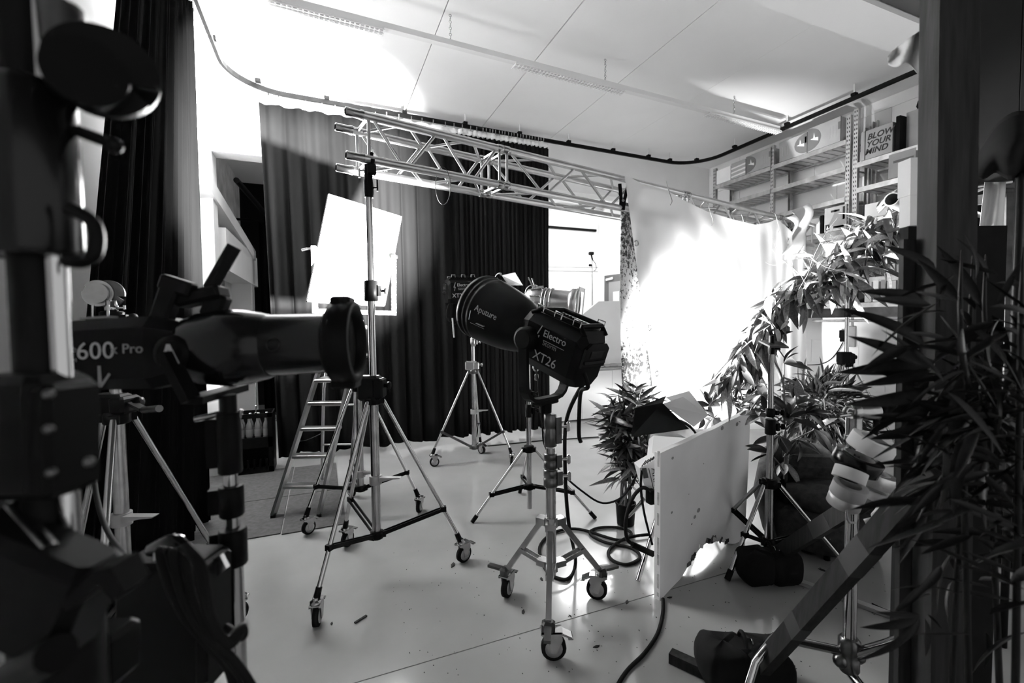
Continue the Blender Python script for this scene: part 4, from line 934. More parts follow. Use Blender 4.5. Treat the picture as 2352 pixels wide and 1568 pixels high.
MB().tube(V((AP.x, AP.y, .30)), V((AP.x, AP.y, .42)), .02, n=12).build('stem', 'chrome', ar)
for f in (fl(1465, 1338), V((AP.x + .38, AP.y + .1, 0)), V((AP.x - .1, AP.y + .4, 0))):
    f = V((f.x, f.y, .012)); MB().path(smooth_path([V((AP.x, AP.y, .33)), lerp(V((AP.x, AP.y, .34)), f, .35) + V((0, 0, .10)), lerp(V((AP.x, AP.y, .3)), f, .7) + V((0, 0, .06)), f], 5), .014, 10).build('leg', 'chrome', ar)
MB().box(at(1496, 1140, 2.60), (.05, .05, .08), None, .006).build('plug', 'black_plastic', ar)
MB().tube(at(1452, 1250, 2.6), at(1500, 1272, 2.62), .018, n=10).build('cable_coupler', 'black_plastic', ar)
MB().path(smooth_path([at(1490, 1125, 2.6), at(1475, 1120, 2.6), at(1455, 1140, 2.6), at(1440, 1180, 2.6), at(1437, 1215, 2.6), at(1442, 1240, 2.6), at(1455, 1250, 2.6)], 6), .011, 8).build('feed_cable', 'rubber', ar)
MB().path(smooth_path([at(1474, 1080, 2.6), at(1472, 1120, 2.6), at(1480, 1180, 2.62), at(1498, 1250, 2.66)], 5), .007, 7).build('strap', 'rubber', ar)
tag(MB().path(smooth_path([fl(1523, 1375, .009), fl(1522, 1410, .009), fl(1510, 1455, .009), fl(1480, 1500, .009), fl(1440, 1540, .009), fl(1410, 1590, .009), fl(1380, 1660, .009)], 6), .009, 8).build('floor_cable', 'rubber'), 'grey-black cable winding from under the white board towards the front', 'cable')
tag(MB().path(smooth_path([fl(1080, 1027, .008), fl(1140, 1022, .008), fl(1240, 1012, .008), fl(1300, 1008, .008), fl(1375, 1003, .008)], 6), .008, 6).build('floor_cable', 'rubber'), 'thin dark cable along the floor at the foot of the back curtain', 'cable')
# ------------------------------------------------------------------ white counter and sloped board beyond the curtain, far room fittings
ct = thing('counter', 'low white counter in the opening beyond the black curtain', 'counter', (4.1, 6.3, 0))
for i in range(4): MB().box((3.05 + .55 * i + .275, 5.95, .38), (.545, .02, .72)).build('door', 'wall_paint', ct)
MB().box((4.15, 6.25, .38), (2.2, .56, .74)).build('carcass', 'wall_paint', ct)
MB().box((4.15, 6.22, .765), (2.25, .66, .03), None, .004).build('top', 'grey_metal', ct)
rnd = random.Random(5)
for i in range(9):
    x_ = 3.75 + i * .12; s_ = .03 + .02 * rnd.random()
    tag(MB().ball((x_, 6.0 + .05 * rnd.random(), .785 + s_ * .35), s_ * 1.6, 8, 6, (1.2, .8, .45)).build('stone', 'cardboard'), ['smallest', 'second', 'third', 'fourth', 'fifth', 'sixth', 'seventh', 'eighth', 'ninth'][i] .replace('smallest', 'first') + ' small stone along the counter edge counting from the curtain', 'stone', 'stones on the counter')
P_ = [oy(1310, 745, 6.5), oy(1375, 692, 6.5), oy(1480, 690, 6.5), oy(1480, 838, 6.5), oy(1290, 838, 6.5), oy(1290, 760, 6.5)]
tag(MB().prism(P_, (0, .05, 0)).build('display_board', 'wall_paint'), 'large white board with a slanted corner standing on the counter', 'board')
struct('door_1', MB().prism([ox(1388, 633, 6.0) , ox(1388, 780, 6.0), ox(1440, 780, 6.0), ox(1440, 626, 6.0)], (.03, 0, 0)), 'door_grey', 'dark door frame in the far side wall', 'door')
d1 = bpy.data.objects['door_1']
MB().prism([ox(1398, 648, 5.985), ox(1398, 780, 5.985), ox(1440, 780, 5.985), ox(1440, 643, 5.985)], (.01, 0, 0)).build('door_leaf', 'door_leaf', d1)
MB().prism([ox(1408, 670, 5.98), ox(1408, 720, 5.98), ox(1422, 720, 5.98), ox(1422, 668, 5.98)], (.004, 0, 0)).build('paper_notice', 'paper', d1)
MB().prism([ox(1391, 640, 5.96), ox(1391, 645, 5.96), ox(1406, 641, 5.96), ox(1406, 636, 5.96)], (.02, 0, 0)).build('door_closer', 'white_metal', d1)
tag(MB().box((5.1, 9.16, 3.62), (1.7, .05, .05)).build('wall_rail', 'black_metal'), 'black rail fixed high on the far white wall', 'rail')
cmr = thing('security_camera', 'small black camera on a thin pole by the far wall', 'camera', V((oy(1361, 700, 9.0).x, 9.0, 0)))
MB().tube(V((oy(1361, 700, 9.0).x, 9.0, 0)), oy(1360, 596, 9.0), .016, n=8).build('pole', 'grey_metal', cmr); MB().box(oy(1358, 582, 9.0), (.10, .10, .07), None, .01).tube(oy(1358, 584, 9.0), oy(1361, 598, 9.0), .02, n=8).build('camera_head', 'black_plastic', cmr)
MB().path(smooth_path([oy(1361, 596, 8.97), oy(1368, 606, 8.97), oy(1369, 618, 8.97), oy(1364, 622, 8.97)], 5), .008, 5).build('cable', 'rubber', cmr); MB().box(oy(1356, 609, 8.97), (.08, .04, .05), None, .01).build('junction_box', 'black_plastic', cmr)
tag(MB().bar(oy(1255, 611, 9.19), oy(1376, 613, 9.19), .03, .02).build('conduit', 'white_metal'), 'upper white cable conduit on the far wall', 'conduit')
tag(MB().bar(oy(1255, 620, 9.19), oy(1376, 622, 9.19), .03, .02).build('conduit', 'white_metal'), 'lower white cable conduit on the far wall', 'conduit')
tl = thing('tube_luminaire', 'lit fluorescent tube on the ceiling of the room beyond', 'ceiling light', (4.6, 7.6, 4.02))
a_, b_ = fl(1282, 479, 3.98), fl(1398, 494, 3.98); emit('tube_glow', 4.0)
MB().bar(a_ + V((0, 0, .05)), b_ + V((0, 0, .05)), .12, .03).build('tray', 'white_metal', tl); MB().tube(a_, b_, .025, n=10).build('tube', 'tube_glow', tl)
# ------------------------------------------------------------------ plants: every leaf is its own piece, meshes are shared
def leaf_mesh(name, wid, droop, fold, m, tip=.75, n=7):
    b = MB(); vs = []; fs = []
    for i in range(n + 1):
        t = i / n; w_ = wid * (math.sin(math.pi * min(1, t ** tip)) ** .8 if 0 < t < 1 else 0.02)
        x = -droop * t * t
        for k in (-1, 0, 1): vs.append((x + abs(k) * fold * w_, k * w_ / 2, t))
    for i in range(n):
        for k in range(2): a = i * 3 + k; fs.append((a, a + 1, a + 4, a + 3))
    b.add(vs, fs, True); me = b.mesh(name); me.materials.append(MATS[m]); return me
def leaf_set(m, wid=.15, tip=.75): return [leaf_mesh('leaf', wid * f, d, .25, m, tip) for f, d in ((1, .12), (.85, .35), (1.1, .22), (.9, -.05))]
LB = leaf_set('leaf_dark', .17); LBm = leaf_set('leaf_mid', .17); LK = leaf_set('leaf_unlit', .14); LKb = leaf_set('leaf_unlit', .16)
LM = leaf_set('leaf_mid', .34, 1.1); LMd = leaf_set('leaf_dark', .36, 1.1); LG = leaf_set('leaf_mid', .21, .85); LGl = leaf_set('leaf_light', .21, .85)
def put_leaf(parent, meshes, p, d, s, rnd, up=None):
    return inst('leaf', rnd.choice(meshes), parent, frame(p, d, up, rnd.uniform(-1.0, 1.0), s))
def rdir(rnd, z0=-1, z1=1):
    z = rnd.uniform(z0, z1); a = rnd.uniform(0, 6.283); r = math.sqrt(max(0, 1 - z * z)); return V((r * math.cos(a), r * math.sin(a), z))
def leaf_mass(parent, meshes, spots, m):
    b = MB()
    for M, me in spots:
        b.add([M @ q.co for q in me.vertices], [tuple(p.vertices) for p in me.polygons], True)
    o = b.build('leaf_mass', m, parent); o['kind'] = 'stuff'; return o
# potted bamboo beside the white board
rnd = random.Random(11); PB = V((2.03, 2.74, 0)); DB = 3.37
pl = thing('potted_bamboo', 'artificial bamboo in a black pot beside the white board', 'plant', PB)
MB().lathe(PB, (0, 0, 1), [(0, .058), (.004, .062), (.15, .072), (.155, .076), (.165, .076), (.165, .066), (.15, .062)], 24, True, False).lathe(PB + V((0, 0, .145)), (0, 0, 1), [(0, .066), (.002, .001)], 16).build('pot', 'black_plastic', pl)
tops = [(1395, 930), (1420, 905), (1450, 880), (1475, 890), (1500, 910), (1430, 960), (1470, 970), (1440, 1010)]
stems = []
for i, (px, py) in enumerate(tops):
    a = i * .8; b0 = PB + V((.035 * math.cos(a), .035 * math.sin(a), .14)); t = at(px, py, DB + rnd.uniform(-.15, .15))
    pts = bez(b0, b0 + V((0, 0, .45)), lerp(b0, t, .6) + V((0, 0, .15)), t, 10); stems.append(pts)
    MB().path(pts, [.007 * (1 - .6 * k / 10) for k in range(11)], 6).build('stem', 'stem', pl)
for k in range(295):
    pts = rnd.choice(stems); f = rnd.random() ** .8; i = min(9, int((.22 + .78 * f) * 10)); p = pts[i] + rdir(rnd) * .05
    d = V((p.x - PB.x, p.y - PB.y, 0)) * 1.2 + rdir(rnd, -.7, .7) * .9 + V((0, 0, .15))
    put_leaf(pl, LBm if rnd.random() < .6 else LB, p, d, rnd.uniform(.15, .27), rnd)
ex = []
for k in range(320):
    pts = rnd.choice(stems); f = rnd.random() ** .8; i = min(9, int((.25 + .75 * f) * 10)); p = pts[i] + rdir(rnd) * .05
    ex.append((frame(p, V((p.x - PB.x, p.y - PB.y, 0)) * 1.2 + rdir(rnd, -.7, .7) * .9, None, rnd.uniform(-1, 1), rnd.uniform(.10, .18)), rnd.choice(LB)))
leaf_mass(pl, LB, ex, 'leaf_dark')
# dark bushy bamboo further back
rnd = random.Random(12); PD = at(1890, 960, 3.9); PD = V((PD.x, PD.y, 0)); pl = thing('bamboo_bush', 'dense dark bamboo bush behind the armchair', 'plant', PD)
cen = at(1888, 945, 3.9)
for i in range(16):
    a = rnd.uniform(0, 6.28); b0 = PD + V((.14 * math.cos(a), .14 * math.sin(a), .012)); t = cen + V((rnd.uniform(-.2, .2), rnd.uniform(-.2, .2), rnd.uniform(-.1, .2)))
    MB().path(bez(b0, b0 + V((0, 0, .4)), lerp(b0, t, .6), t, 8), .007, 6).build('stem', 'stem', pl)
for k in range(280):
    q_ = rdir(rnd, -.8, 1); r_ = rnd.random() ** .5; p = cen + V((q_.x * .27 * r_, q_.y * .25 * r_, q_.z * .30 * r_ + .02))
    put_leaf(pl, LB, p, q_ * 1.0 + rdir(rnd) * .6 + V((0, 0, -.25)), rnd.uniform(.13, .24), rnd)
ex = []
for k in range(420):
    q_ = rdir(rnd, -.8, 1); r_ = rnd.random() ** .4; p = cen + V((q_.x * .26 * r_, q_.y * .24 * r_, q_.z * .28 * r_ + .02))
    ex.append((frame(p, q_ + rdir(rnd) * .6 + V((0, 0, -.25)), None, rnd.uniform(-1, 1), rnd.uniform(.11, .19)), rnd.choice(LB)))
leaf_mass(pl, LB, ex, 'leaf_dark')
# magnolia-leaved plants
def cluster(root, c, d, n, s, rnd, meshes):
    for k in range(n):
        a = 6.283 * k / n + rnd.uniform(-.3, .3); e = V(d).normalized(); o = e.orthogonal().normalized(); o2 = e.cross(o)
        q_ = e * rnd.uniform(.25, .9) + (o * math.cos(a) + o2 * math.sin(a)) * rnd.uniform(.5, 1.0)
        put_leaf(root, meshes, V(c), q_, s * rnd.uniform(.75, 1.15), rnd)
rnd = random.Random(13); D9 = 3.0
pb = fl(1800, 1215); pl = thing('magnolia_plant', 'tall artificial plant with broad glossy leaves behind the tripod pole', 'plant', pb)
trunk = [pb, at(1805, 1080, D9 + .1), at(1800, 960, D9), at(1797, 880, D9), at(1780, 830, D9), at(1768, 780, D9 - .05)]
MB().path(smooth_path(trunk, 5), .011, 7).build('trunk', 'stem', pl)
for (px, py, dx, dy, n_, s_) in [(1768, 780, -.3, 1, 6, .16), (1800, 835, 1, .5, 6, .17), (1745, 880, -1, .2, 7, .15), (1750, 905, -.6, -.6, 6, .15), (1760, 945, -1, .4, 6, .16), (1830, 930, .8, .8, 8, .18), (1850, 950, 1, .3, 8, .17), (1810, 960, .2, 1, 8, .18), (1870, 985, 1, -.4, 7, .17), (1790, 1000, -.8, -.2, 7, .17), (1830, 1010, .3, -1, 8, .17), (1770, 1040, -1, -.5, 6, .16), (1800, 1060, 0, -1, 7, .16), (1740, 930, -.8, .8, 5, .14)]:
    c = at(px, py, D9 + rnd.uniform(-.12, .15)); MB().path(bez(at(1800, py + 40, D9), lerp(at(1800, py + 40, D9), c, .5) + V((0, 0, .02)), c - V((0, 0, .02)), c, 6), .005, 5).build('branch', 'stem', pl)
    cluster(pl, c, RT * dx + V((0, 0, 1)) * dy - FW * .4, n_, s_, rnd, LM if rnd.random() < .65 else LMd)
rnd = random.Random(14); pb = fl(1670, 1200); pl = thing('magnolia_shrub', 'low leafy shrub with dark round leaves behind the barn doors', 'plant', pb)
MB().path(smooth_path([pb, at(1660, 1050, 3.1), at(1650, 960, 3.0)], 5), .012, 7).build('trunk', 'stem', pl)
for (px, py, dx, dy, n_, s_) in [(1630, 930, -.5, .8, 8, .13), (1655, 920, .2, 1, 8, .13), (1680, 930, .7, .8, 8, .13), (1690, 955, 1, 0, 8, .13), (1640, 960, -.5, -.2, 8, .14), (1665, 965, .2, -.5, 8, .14), (1615, 960, -1, .3, 6, .12), (1690, 915, .9, .9, 6, .12)]:
    cluster(pl, at(px, py, 3.2 + rnd.uniform(-.1, .2)), RT * dx + V((0, 0, 1)) * dy - FW * .4, n_, s_, rnd, LMd)
for k in range(5):
    a_ = at(1640 + 15 * k, 930, 3.05); MB().path(smooth_path([a_, a_ + V((.02, 0, .08)) + RT * rnd.uniform(-.05, .05), a_ + V((0, 0, .17)) + RT * rnd.uniform(-.1, .1)], 4), .003, 5).build('twig', 'stem', pl)
# leaf garland wound round a metal pipe
rnd = random.Random(15)
GP = [at(1672, 868, 2.85), at(1705, 830, 2.88), at(1735, 780, 2.9), at(1765, 735, 2.95), at(1800, 690, 3.0), at(1850, 655, 3.05), at(1905, 625, 3.1), at(1955, 590, 3.1), at(2005, 550, 3.05), at(2060, 515, 3.0), at(2110, 480, 2.95)]
ga = thing('leaf_garland', 'thick garland of large leaves climbing from the tripod up to the wooden post', 'garland', at(1768, 775, D7))
gp = smooth_path(GP, 6)
pipe0, pipe1 = at(1762, 815, 2.92), at(1840, 640, 3.12)
pip = thing('metal_pipe', 'slanted grey metal pipe inside the leaf garland', 'pipe', pipe0); MB().tube(pipe0, pipe1, .032, n=16).build('tube', 'dark_steel', pip)
MB().box(lerp(pipe0, pipe1, .32), (.10, .10, .05), None, .01).build('coupling', 'steel', pip)
MB().prism([at(1742, 785, D7 - .02), at(1785, 782, D7 + .05), at(1812, 800, D7 - .10), at(1768, 798, D7 - .2)], (0, 0, .01)).build('base_plate', 'dark_steel', pip)
MB().path(gp, .012, 6).build('garland_core', 'stem', ga)
for k in range(300):
    f = rnd.random() ** .85; i = min(len(gp) - 2, int(f * (len(gp) - 1))); t = (gp[i + 1] - gp[i]).normalized()
    p = gp[i] + rdir(rnd) * rnd.uniform(.01, .06 + .15 * f)
    d = -t * rnd.uniform(.3, 1.2) + rdir(rnd, -1, .6) * .75 + V((0, 0, -.30))
    if f > .55: d = RT * rnd.uniform(-.9, 1.0) + V((0, 0, rnd.uniform(-1.0, .25))) + rdir(rnd) * .4 - FW * .2
    put_leaf(ga, LG if rnd.random() < .55 else LGl, p, d, rnd.uniform(.15, .25) * (1 + .3 * (f > .6)), rnd)
for mset, mm in ((LG, 'leaf_mid'), (LGl, 'leaf_light')):
    ex = []
    for k in range(240):
        f = rnd.random() ** .85; i = min(len(gp) - 2, int(f * (len(gp) - 1))); t = (gp[i + 1] - gp[i]).normalized(); p = gp[i] + rdir(rnd) * rnd.uniform(.01, .07 + .17 * f)
        d = -t * rnd.uniform(.3, 1.2) + rdir(rnd, -1, .6) * .75 + V((0, 0, -.25))
        if f > .55: d = RT * rnd.uniform(-.9, 1.0) + V((0, 0, rnd.uniform(-1.0, .35))) + rdir(rnd) * .4 - FW * .2
        ex.append((frame(p, d, None, rnd.uniform(-1, 1), rnd.uniform(.12, .2)), rnd.choice(mset)))
    leaf_mass(ga, mset, ex, mm)
rnd = random.Random(16)
tw = thing('dry_twig', 'pale dry branching twig tangled over the leaf garland', 'twig', at(1780, 740, 2.9))
def twig(p, d, L, r, depth):
    pts = [p]
    for k in range(5): d = (d + rdir(rnd) * .28).normalized(); pts.append(pts[-1] + d * L / 5)
    MB().path(pts, [r * (1 - .14 * k) for k in range(6)], 5).build('twig_branch', 'twig', tw)
    if depth:
        for k in (1, 2, 3, 4): twig(pts[k], (d + rdir(rnd) * .9).normalized(), L * .5, r * .6, depth - 1)
twig(at(1835, 665, 2.85), (at(1960, 560, 2.85) - at(1835, 665, 2.85)), .5, .0032, 2)
twig(at(1850, 650, 2.85), (at(1910, 560, 2.8) - at(1850, 650, 2.85)), .32, .0025, 1)
twig(at(1740, 790, 2.8), (at(1700, 830, 2.8) - at(1760, 740, 2.8)), .3, .0022, 1)
twig(at(1720, 820, 2.8), (at(1660, 800, 2.8) - at(1720, 820, 2.8)), .22, .002, 1)
# bamboo in the foreground at the right edge
rnd = random.Random(17)
pl = thing('foreground_bamboo', 'big dark bamboo plant in the right corner in front of the wooden post', 'plant', V((1.55, .45, 0)))
for (px0, px1, d_) in [(2225, 2205, 1.0), (2335, 2345, .95), (2290, 2260, 1.1), (2190, 2230, 1.12)]:
    t = at(px1, 700, d_); b0 = at(px0, 1500, d_); b0 = V((b0.x + (b0.x - t.x) * .9, b0.y + (b0.y - t.y) * .9, 0)); MB().path([b0, lerp(b0, t, .5), t, t + V((0, 0, .12))], [.008, .007, .005, .0015], 8).build('stem', 'leaf_unlit', pl)
for k in range(262):
    py = rnd.triangular(600, 1500, 900); px = rnd.triangular(2090, 2400, 2260 if py < 1100 else 2290)
    if py < 1150: px = rnd.triangular(2120, 2400, 2240)
    p = at(px, py, rnd.uniform(.88, 1.15)); d = RT * rnd.choice([-1, -.8, -.5, .5, .9]) + V((0, 0, rnd.uniform(-.8, .55))) + rdir(rnd) * .35
    put_leaf(pl, LK, p, d, rnd.uniform(.09, .17), rnd)
for (x0, y0, x1, y1) in [(2120, 840, 1985, 765), (2130, 800, 1975, 690), (2130, 860, 1995, 850), (2140, 700, 1990, 690), (2120, 690, 2000, 655), (2140, 850, 1965, 880), (2150, 830, 1960, 855), (2130, 900, 1975, 935), (2135, 870, 2030, 1010), (2150, 980, 1990, 1010), (2150, 860, 2040, 870), (2090, 790, 1992, 842), (2150, 620, 2060, 560), (2250, 700, 2190, 570), (2270, 640, 2245, 540), (2240, 640, 2260, 530), (2200, 690, 2120, 600), (2290, 700, 2340, 600), (2150, 930, 2050, 960),
                       (2112, 1412, 2005, 1398), (2112, 1416, 1992, 1452), (2105, 1425, 2015, 1550), (2112, 1420, 2085, 1490), (2125, 1420, 2140, 1510), (2130, 1410, 2165, 1440)]:
    d_ = rnd.uniform(.95, 1.1); p, q_ = at(x0, y0, d_), at(x1, y1, d_ - .03); inst('leaf', rnd.choice(LKb), pl, frame(p, q_ - p, -FW, rnd.uniform(-.5, .5), (q_ - p).length))
# ------------------------------------------------------------------ armchair among the plants
AC = at(1880, 1180, 3.05); AC = V((AC.x, AC.y, 0)); ac = thing('tub_armchair', 'dark fabric tub armchair half hidden behind the tripod', 'armchair', AC)
ang = math.atan2(-AC.y, -AC.x) + .5; fx = V((math.cos(ang), math.sin(ang), 0)); fy = V((-fx.y, fx.x, 0))
def ac_fn(ro, ri, z0, z1):
    def fn(u, v):
        a = math.radians(70 + 220 * u); q_ = fx * math.cos(a) + fy * math.sin(a)
        ht = z1 - .14 * abs(u - .5) * 2 * (abs(u - .5) > .2)
        prof = [(ri, z0), (ri, z0 + .2), (ri + .02, ht - .03), ((ro + ri) / 2, ht), (ro - .01, ht - .03), (ro + .02, z0 + .25), (ro - .04, z0)]
        i = min(5, int(v * 6)); f = v * 6 - i; r_ = prof[i][0] * (1 - f) + prof[i + 1][0] * f; z = prof[i][1] * (1 - f) + prof[i + 1][1] * f
        return AC + q_ * r_ + V((0, 0, z))
    return fn
MB().grid(ac_fn(.37, .25, .05, .60), 30, 18).build('backrest', 'armchair_cloth', ac)
MB().lathe(AC + V((0, 0, .05)), (0, 0, 1), [(0, .30), (.02, .33), (.20, .33), (.24, .28), (.25, .001)], 24).build('seat', 'armchair_cloth', ac)
MB().ball(AC + fx * .06 + V((0, 0, .34)), .25, 16, 10, (1, 1, .38)).build('seat_cushion', 'armchair_cloth', ac)
MB().box(AC - fx * .10 + V((0, 0, .45)), (.14, .36, .26), Matrix((fx, fy, V((0, 0, 1)))).transposed() @ Matrix.Rotation(.3, 3, 'Y'), .05).build('back_cushion', 'armchair_cloth', ac)
for k in range(4):
    a = k * 1.57 + .78; MB().tube(AC + V((.24 * math.cos(a), .24 * math.sin(a), 0)), AC + V((.24 * math.cos(a), .24 * math.sin(a), .06)), .018, n=8).build('leg', 'black_plastic', ac)
bl = fl(1860, 1270); hm = thing('round_bag', 'dark round bag with pale stripes under the short plank', 'bag', bl)
MB().ball(bl + V((0, 0, .085)), .085, 16, 10, (1.25, 1, .98)).build('body', 'black_plastic', hm)
ofw_ = (bl - CAM).dot(FW) - .09
for k in range(3): MB().bar(at(1857 + 6 * k, 1243, ofw_), at(1856 + 6 * k, 1256, ofw_ + .005), .004, .003, up=FW).build('stripe', 'print_grey', hm)
# ------------------------------------------------------------------ right-hand set wall, braces, sandbags
PW = at(2172, 784, 1.24)
po = thing('wooden_post', 'rough wooden post standing close at the right', 'post', V((PW.x, PW.y, 0)))
pr_ = V((RT.x, RT.y, 0)).normalized(); pf = V((FW.x, FW.y, 0)).normalized()
Rp = Matrix((pr_, pf, V((0, 0, 1)))).transposed()
c0 = at(2160, 784, 1.24); c0.z = 0; tp_ = at(2163, 0, 1.24); lean = (V((tp_.x, tp_.y, 0)) - c0) * 1.0
z_ = 2.75
def slant(x0, x1, y0, y1, z0, z1):
    vs = []
    for z in (z0, z1):
        o_ = c0 + lean * ((z - 1.5) / .93) * .6
        for x, y in ((x0, y0), (x1, y0), (x1, y1), (x0, y1)): q_ = o_ + pr_ * x + pf * y; vs.append((q_.x, q_.y, z))
    return vs
bf = [(3, 2, 1, 0), (4, 5, 6, 7), (0, 1, 5, 4), (1, 2, 6, 5), (2, 3, 7, 6), (3, 0, 4, 7)]
MB().add(slant(-.043, .040, -.03, .03, 0, z_), bf).build('front_plank', 'wood', po)
MB().add(slant(.041, .075, -.02, .09, 0, z_), bf).build('side_plank', 'wood_dark', po)
MB().add(slant(-.075, -.03, .034, .05, 0, 1.72), bf).build('rear_batten', 'wood_dark', po)
MB().box(c0 + V((0, 0, 1.66)) - pf * .031 + pr_ * .0, (.05, .002, .012), Rp @ Matrix.Rotation(.3, 3, 'Y')).build('knot', 'wood_dark', po)
# dark painted flat and white boards behind the post
p0, p1 = at(2087, 520, 1.75), at(2135, 520, 1.75)
fl_ = thing('black_flat', 'narrow black painted flat behind the wooden post', 'set flat', V((p0.x, p0.y, 0)))
MB().prism([V((p0.x, p0.y, 0)), V((p1.x + .3 * pr_.x, p1.y + .3 * pr_.y, 0)), V((p1.x + .3 * pr_.x, p1.y + .3 * pr_.y, p0.z)), V((p0.x, p0.y, p0.z))], pf * .04).build('panel', 'black_cloth', fl_)
MB().prism([at(2090, 518, 1.76), at(2240, 515, 1.76), at(2240, 455, 1.76), at(2091, 448, 1.76)], pf * .05).build('lower_board', 'white_card', fl_)
tag(MB().prism([at(2091, 447, 1.80), at(2220, 450, 1.80), at(2220, 355, 1.80), at(2092, 362, 1.80)], pf * .06).build('white_board', 'white_card'), 'upright white board sticking out behind the wooden post', 'board')
ctb = thing('cardboard_tube', 'white cardboard tube pointing out above the leaf garland', 'tube', at(2050, 458, 2.3))
a_, b_ = at(2048, 457, 2.3), at(2200, 530, 2.6); dd = (b_ - a_).normalized()
MB().lathe(a_, dd, [(0, .030), (0.0, .036), ((b_ - a_).length, .036)], 20, False, True).lathe(a_, dd, [(0, .030), (.25, .030)], 20, False, True).build('tube', 'paper', ctb)
MB().lathe(a_ + dd * .004, dd, [(0, .0295), (.24, .0295)], 20, False, True).build('inside', 'cardboard_dark', ctb)
def ragfn(u, v):
    px = 2040 + 90 * u; top = 130 - 70 * u ** .8; bot = 148 + (u > .45) * (u - .45) * 60 + 6 * math.sin(u * 9)
    return at(px, top * (1 - v) + bot * v, 1.34 + .05 * math.sin(u * 7 + v * 2))
tag(MB().grid(ragfn, 16, 8).build('plastic_rag', 'paper', solid=.002), 'scrap of pale plastic hanging off the top of the post', 'plastic scrap')
tag(MB().prism([ox(2108, 232, 6.05), ox(2104, 245, 6.05), ox(2112, 258, 6.05), ox(2150, 252, 6.05), ox(2150, 222, 6.05)], (.14, 0, 0)).build('loudspeaker', 'black_plastic'), 'small black loudspeaker showing beside the post near the shelves', 'speaker')
# added panels imitating unlit wall, odds and ends right of the post
dp = thing('unlit_wall_panels', 'large added dark panels in place of the unlit wall behind the post', 'set flat', V((3.4, .6, 0)))
a_, b_ = at(2180, 784, 2.9), at(2700, 784, 2.2)
for i in range(3):
    q0, q1 = lerp(a_, b_, i / 3), lerp(a_, b_, (i + 1) / 3); e_ = (q1 - q0).normalized() * .004
    MB().prism([V((q0.x, q0.y, 0)) + e_, V((q1.x, q1.y, 0)) - e_, V((q1.x, q1.y, 3.5)) - e_, V((q0.x, q0.y, 3.5)) + e_], pf * .04).build('panel', 'dark_wall', dp)
def domefn(u, v):
    a = math.pi * u; px = 2300 + 66 * -math.cos(a) * (1 - .1 * v); py = 405 - 150 * math.sin(a) * (1 - .05 * v) * (1 - v * .55) + 10 * math.sin(u * 25) * (v < .05) * 0
    return at(2240 + (2440 - 2240) * u, 402 - 145 * math.sin(math.pi * min(1, u * .92 + .02)) ** .7 * v + 8 * math.sin(u * 20) * (1 - v), 2.0 - .22 * math.sin(math.pi * u) * math.sin(math.pi * v) )
dm = thing('black_hood', 'rounded black cloth hood hanging at the right edge', 'cloth hood', at(2330, 330, 2.0)); MB().grid(domefn, 24, 14).build('cloth', 'black_cloth', dm, solid=.01)
hp = at(2345, 330, 1.98); MB().tube(V((hp.x, hp.y, .0)), hp, .014, n=10).build('pole', 'black_metal', dm)
pp = thing('paper_roll_sheet', 'white paper strip hanging from a pipe right of the post', 'paper', at(2265, 640, 2.1))
MB().grid(lambda u, v: at(2262 - 26 * v + (48 + 14 * v) * u, 418 + 225 * v, 2.1 + .02 * math.sin(u * 6 + v)), 10, 10).build('sheet', 'paper', pp, solid=.002)
MB().tube(at(2228, 430, 2.14), at(2320, 418, 2.14), .012, n=10).tube(at(2232, 429, 2.14), at(2232, 429, 2.85), .008, n=8).build('hanging_pipe', 'steel', pp)
jp = mat('jungle_print', .05, .7, var=.9, scale=9)
tag(MB().prism([at(2312, 440, 2.25), at(2480, 440, 2.2), at(2480, 900, 2.2), at(2306, 900, 2.25)], pf * .02).tube(at(2300, 438, 2.26), at(2490, 438, 2.21), .014, n=8).tube(at(2470, 438, 2.23), V((at(2470, 438, 2.23).x, at(2470, 438, 2.23).y, 0)), .014, n=8).build('leaf_backdrop', 'jungle_print'), 'dark leaf-patterned backdrop cloth at the right edge', 'backdrop')
tag(MB().bar(at(2228, 462, 2.45), at(2420, 436, 2.45), .03, .05).build('white_batten', 'white_card'), 'white batten crossing behind the paper strip', 'batten')
# braces
def plank(name, label, a_, b_, w_, t_, m, up):
    r = thing(name, label, 'plank', a_); MB().bar(a_, b_, w_, t_, up=up).build('board', m, r); return r, V(a_), V(b_)
b1a, b1b = fl(1738, 1542, .08), at(2150, 1078, 1.20)
r, a_, b_ = plank('brace_plank', 'long dark wooden brace running up from the sandbag to the post', b1a, b1b, .040, .066, 'wood_dark', FW)
for t0_, t1_, in ((.28, .34), (.62, .72)): MB().bar(lerp(a_, b_, t0_), lerp(a_, b_, t1_), .0415, .0675, up=FW).build('tape_band', 'print_black', r)
b2a, b2b = fl(1786, 1272, .14), at(2010, 1130, 1.9)
r, a_, b_ = plank('brace_plank', 'shorter wooden brace leaning up behind the tape rolls', b2a, b2b, .035, .075, 'wood', FW)
MB().bar(lerp(a_, b_, .45), lerp(a_, b_, .62), .036, .076, up=FW).build('tape_band', 'print_black', r)
plank('floor_batten', 'short batten lying on the floor under the near sandbag', fl(1540, 1505, .025), fl(1660, 1560, .025), .045, .045, 'wood_dark', (0, 0, 1))
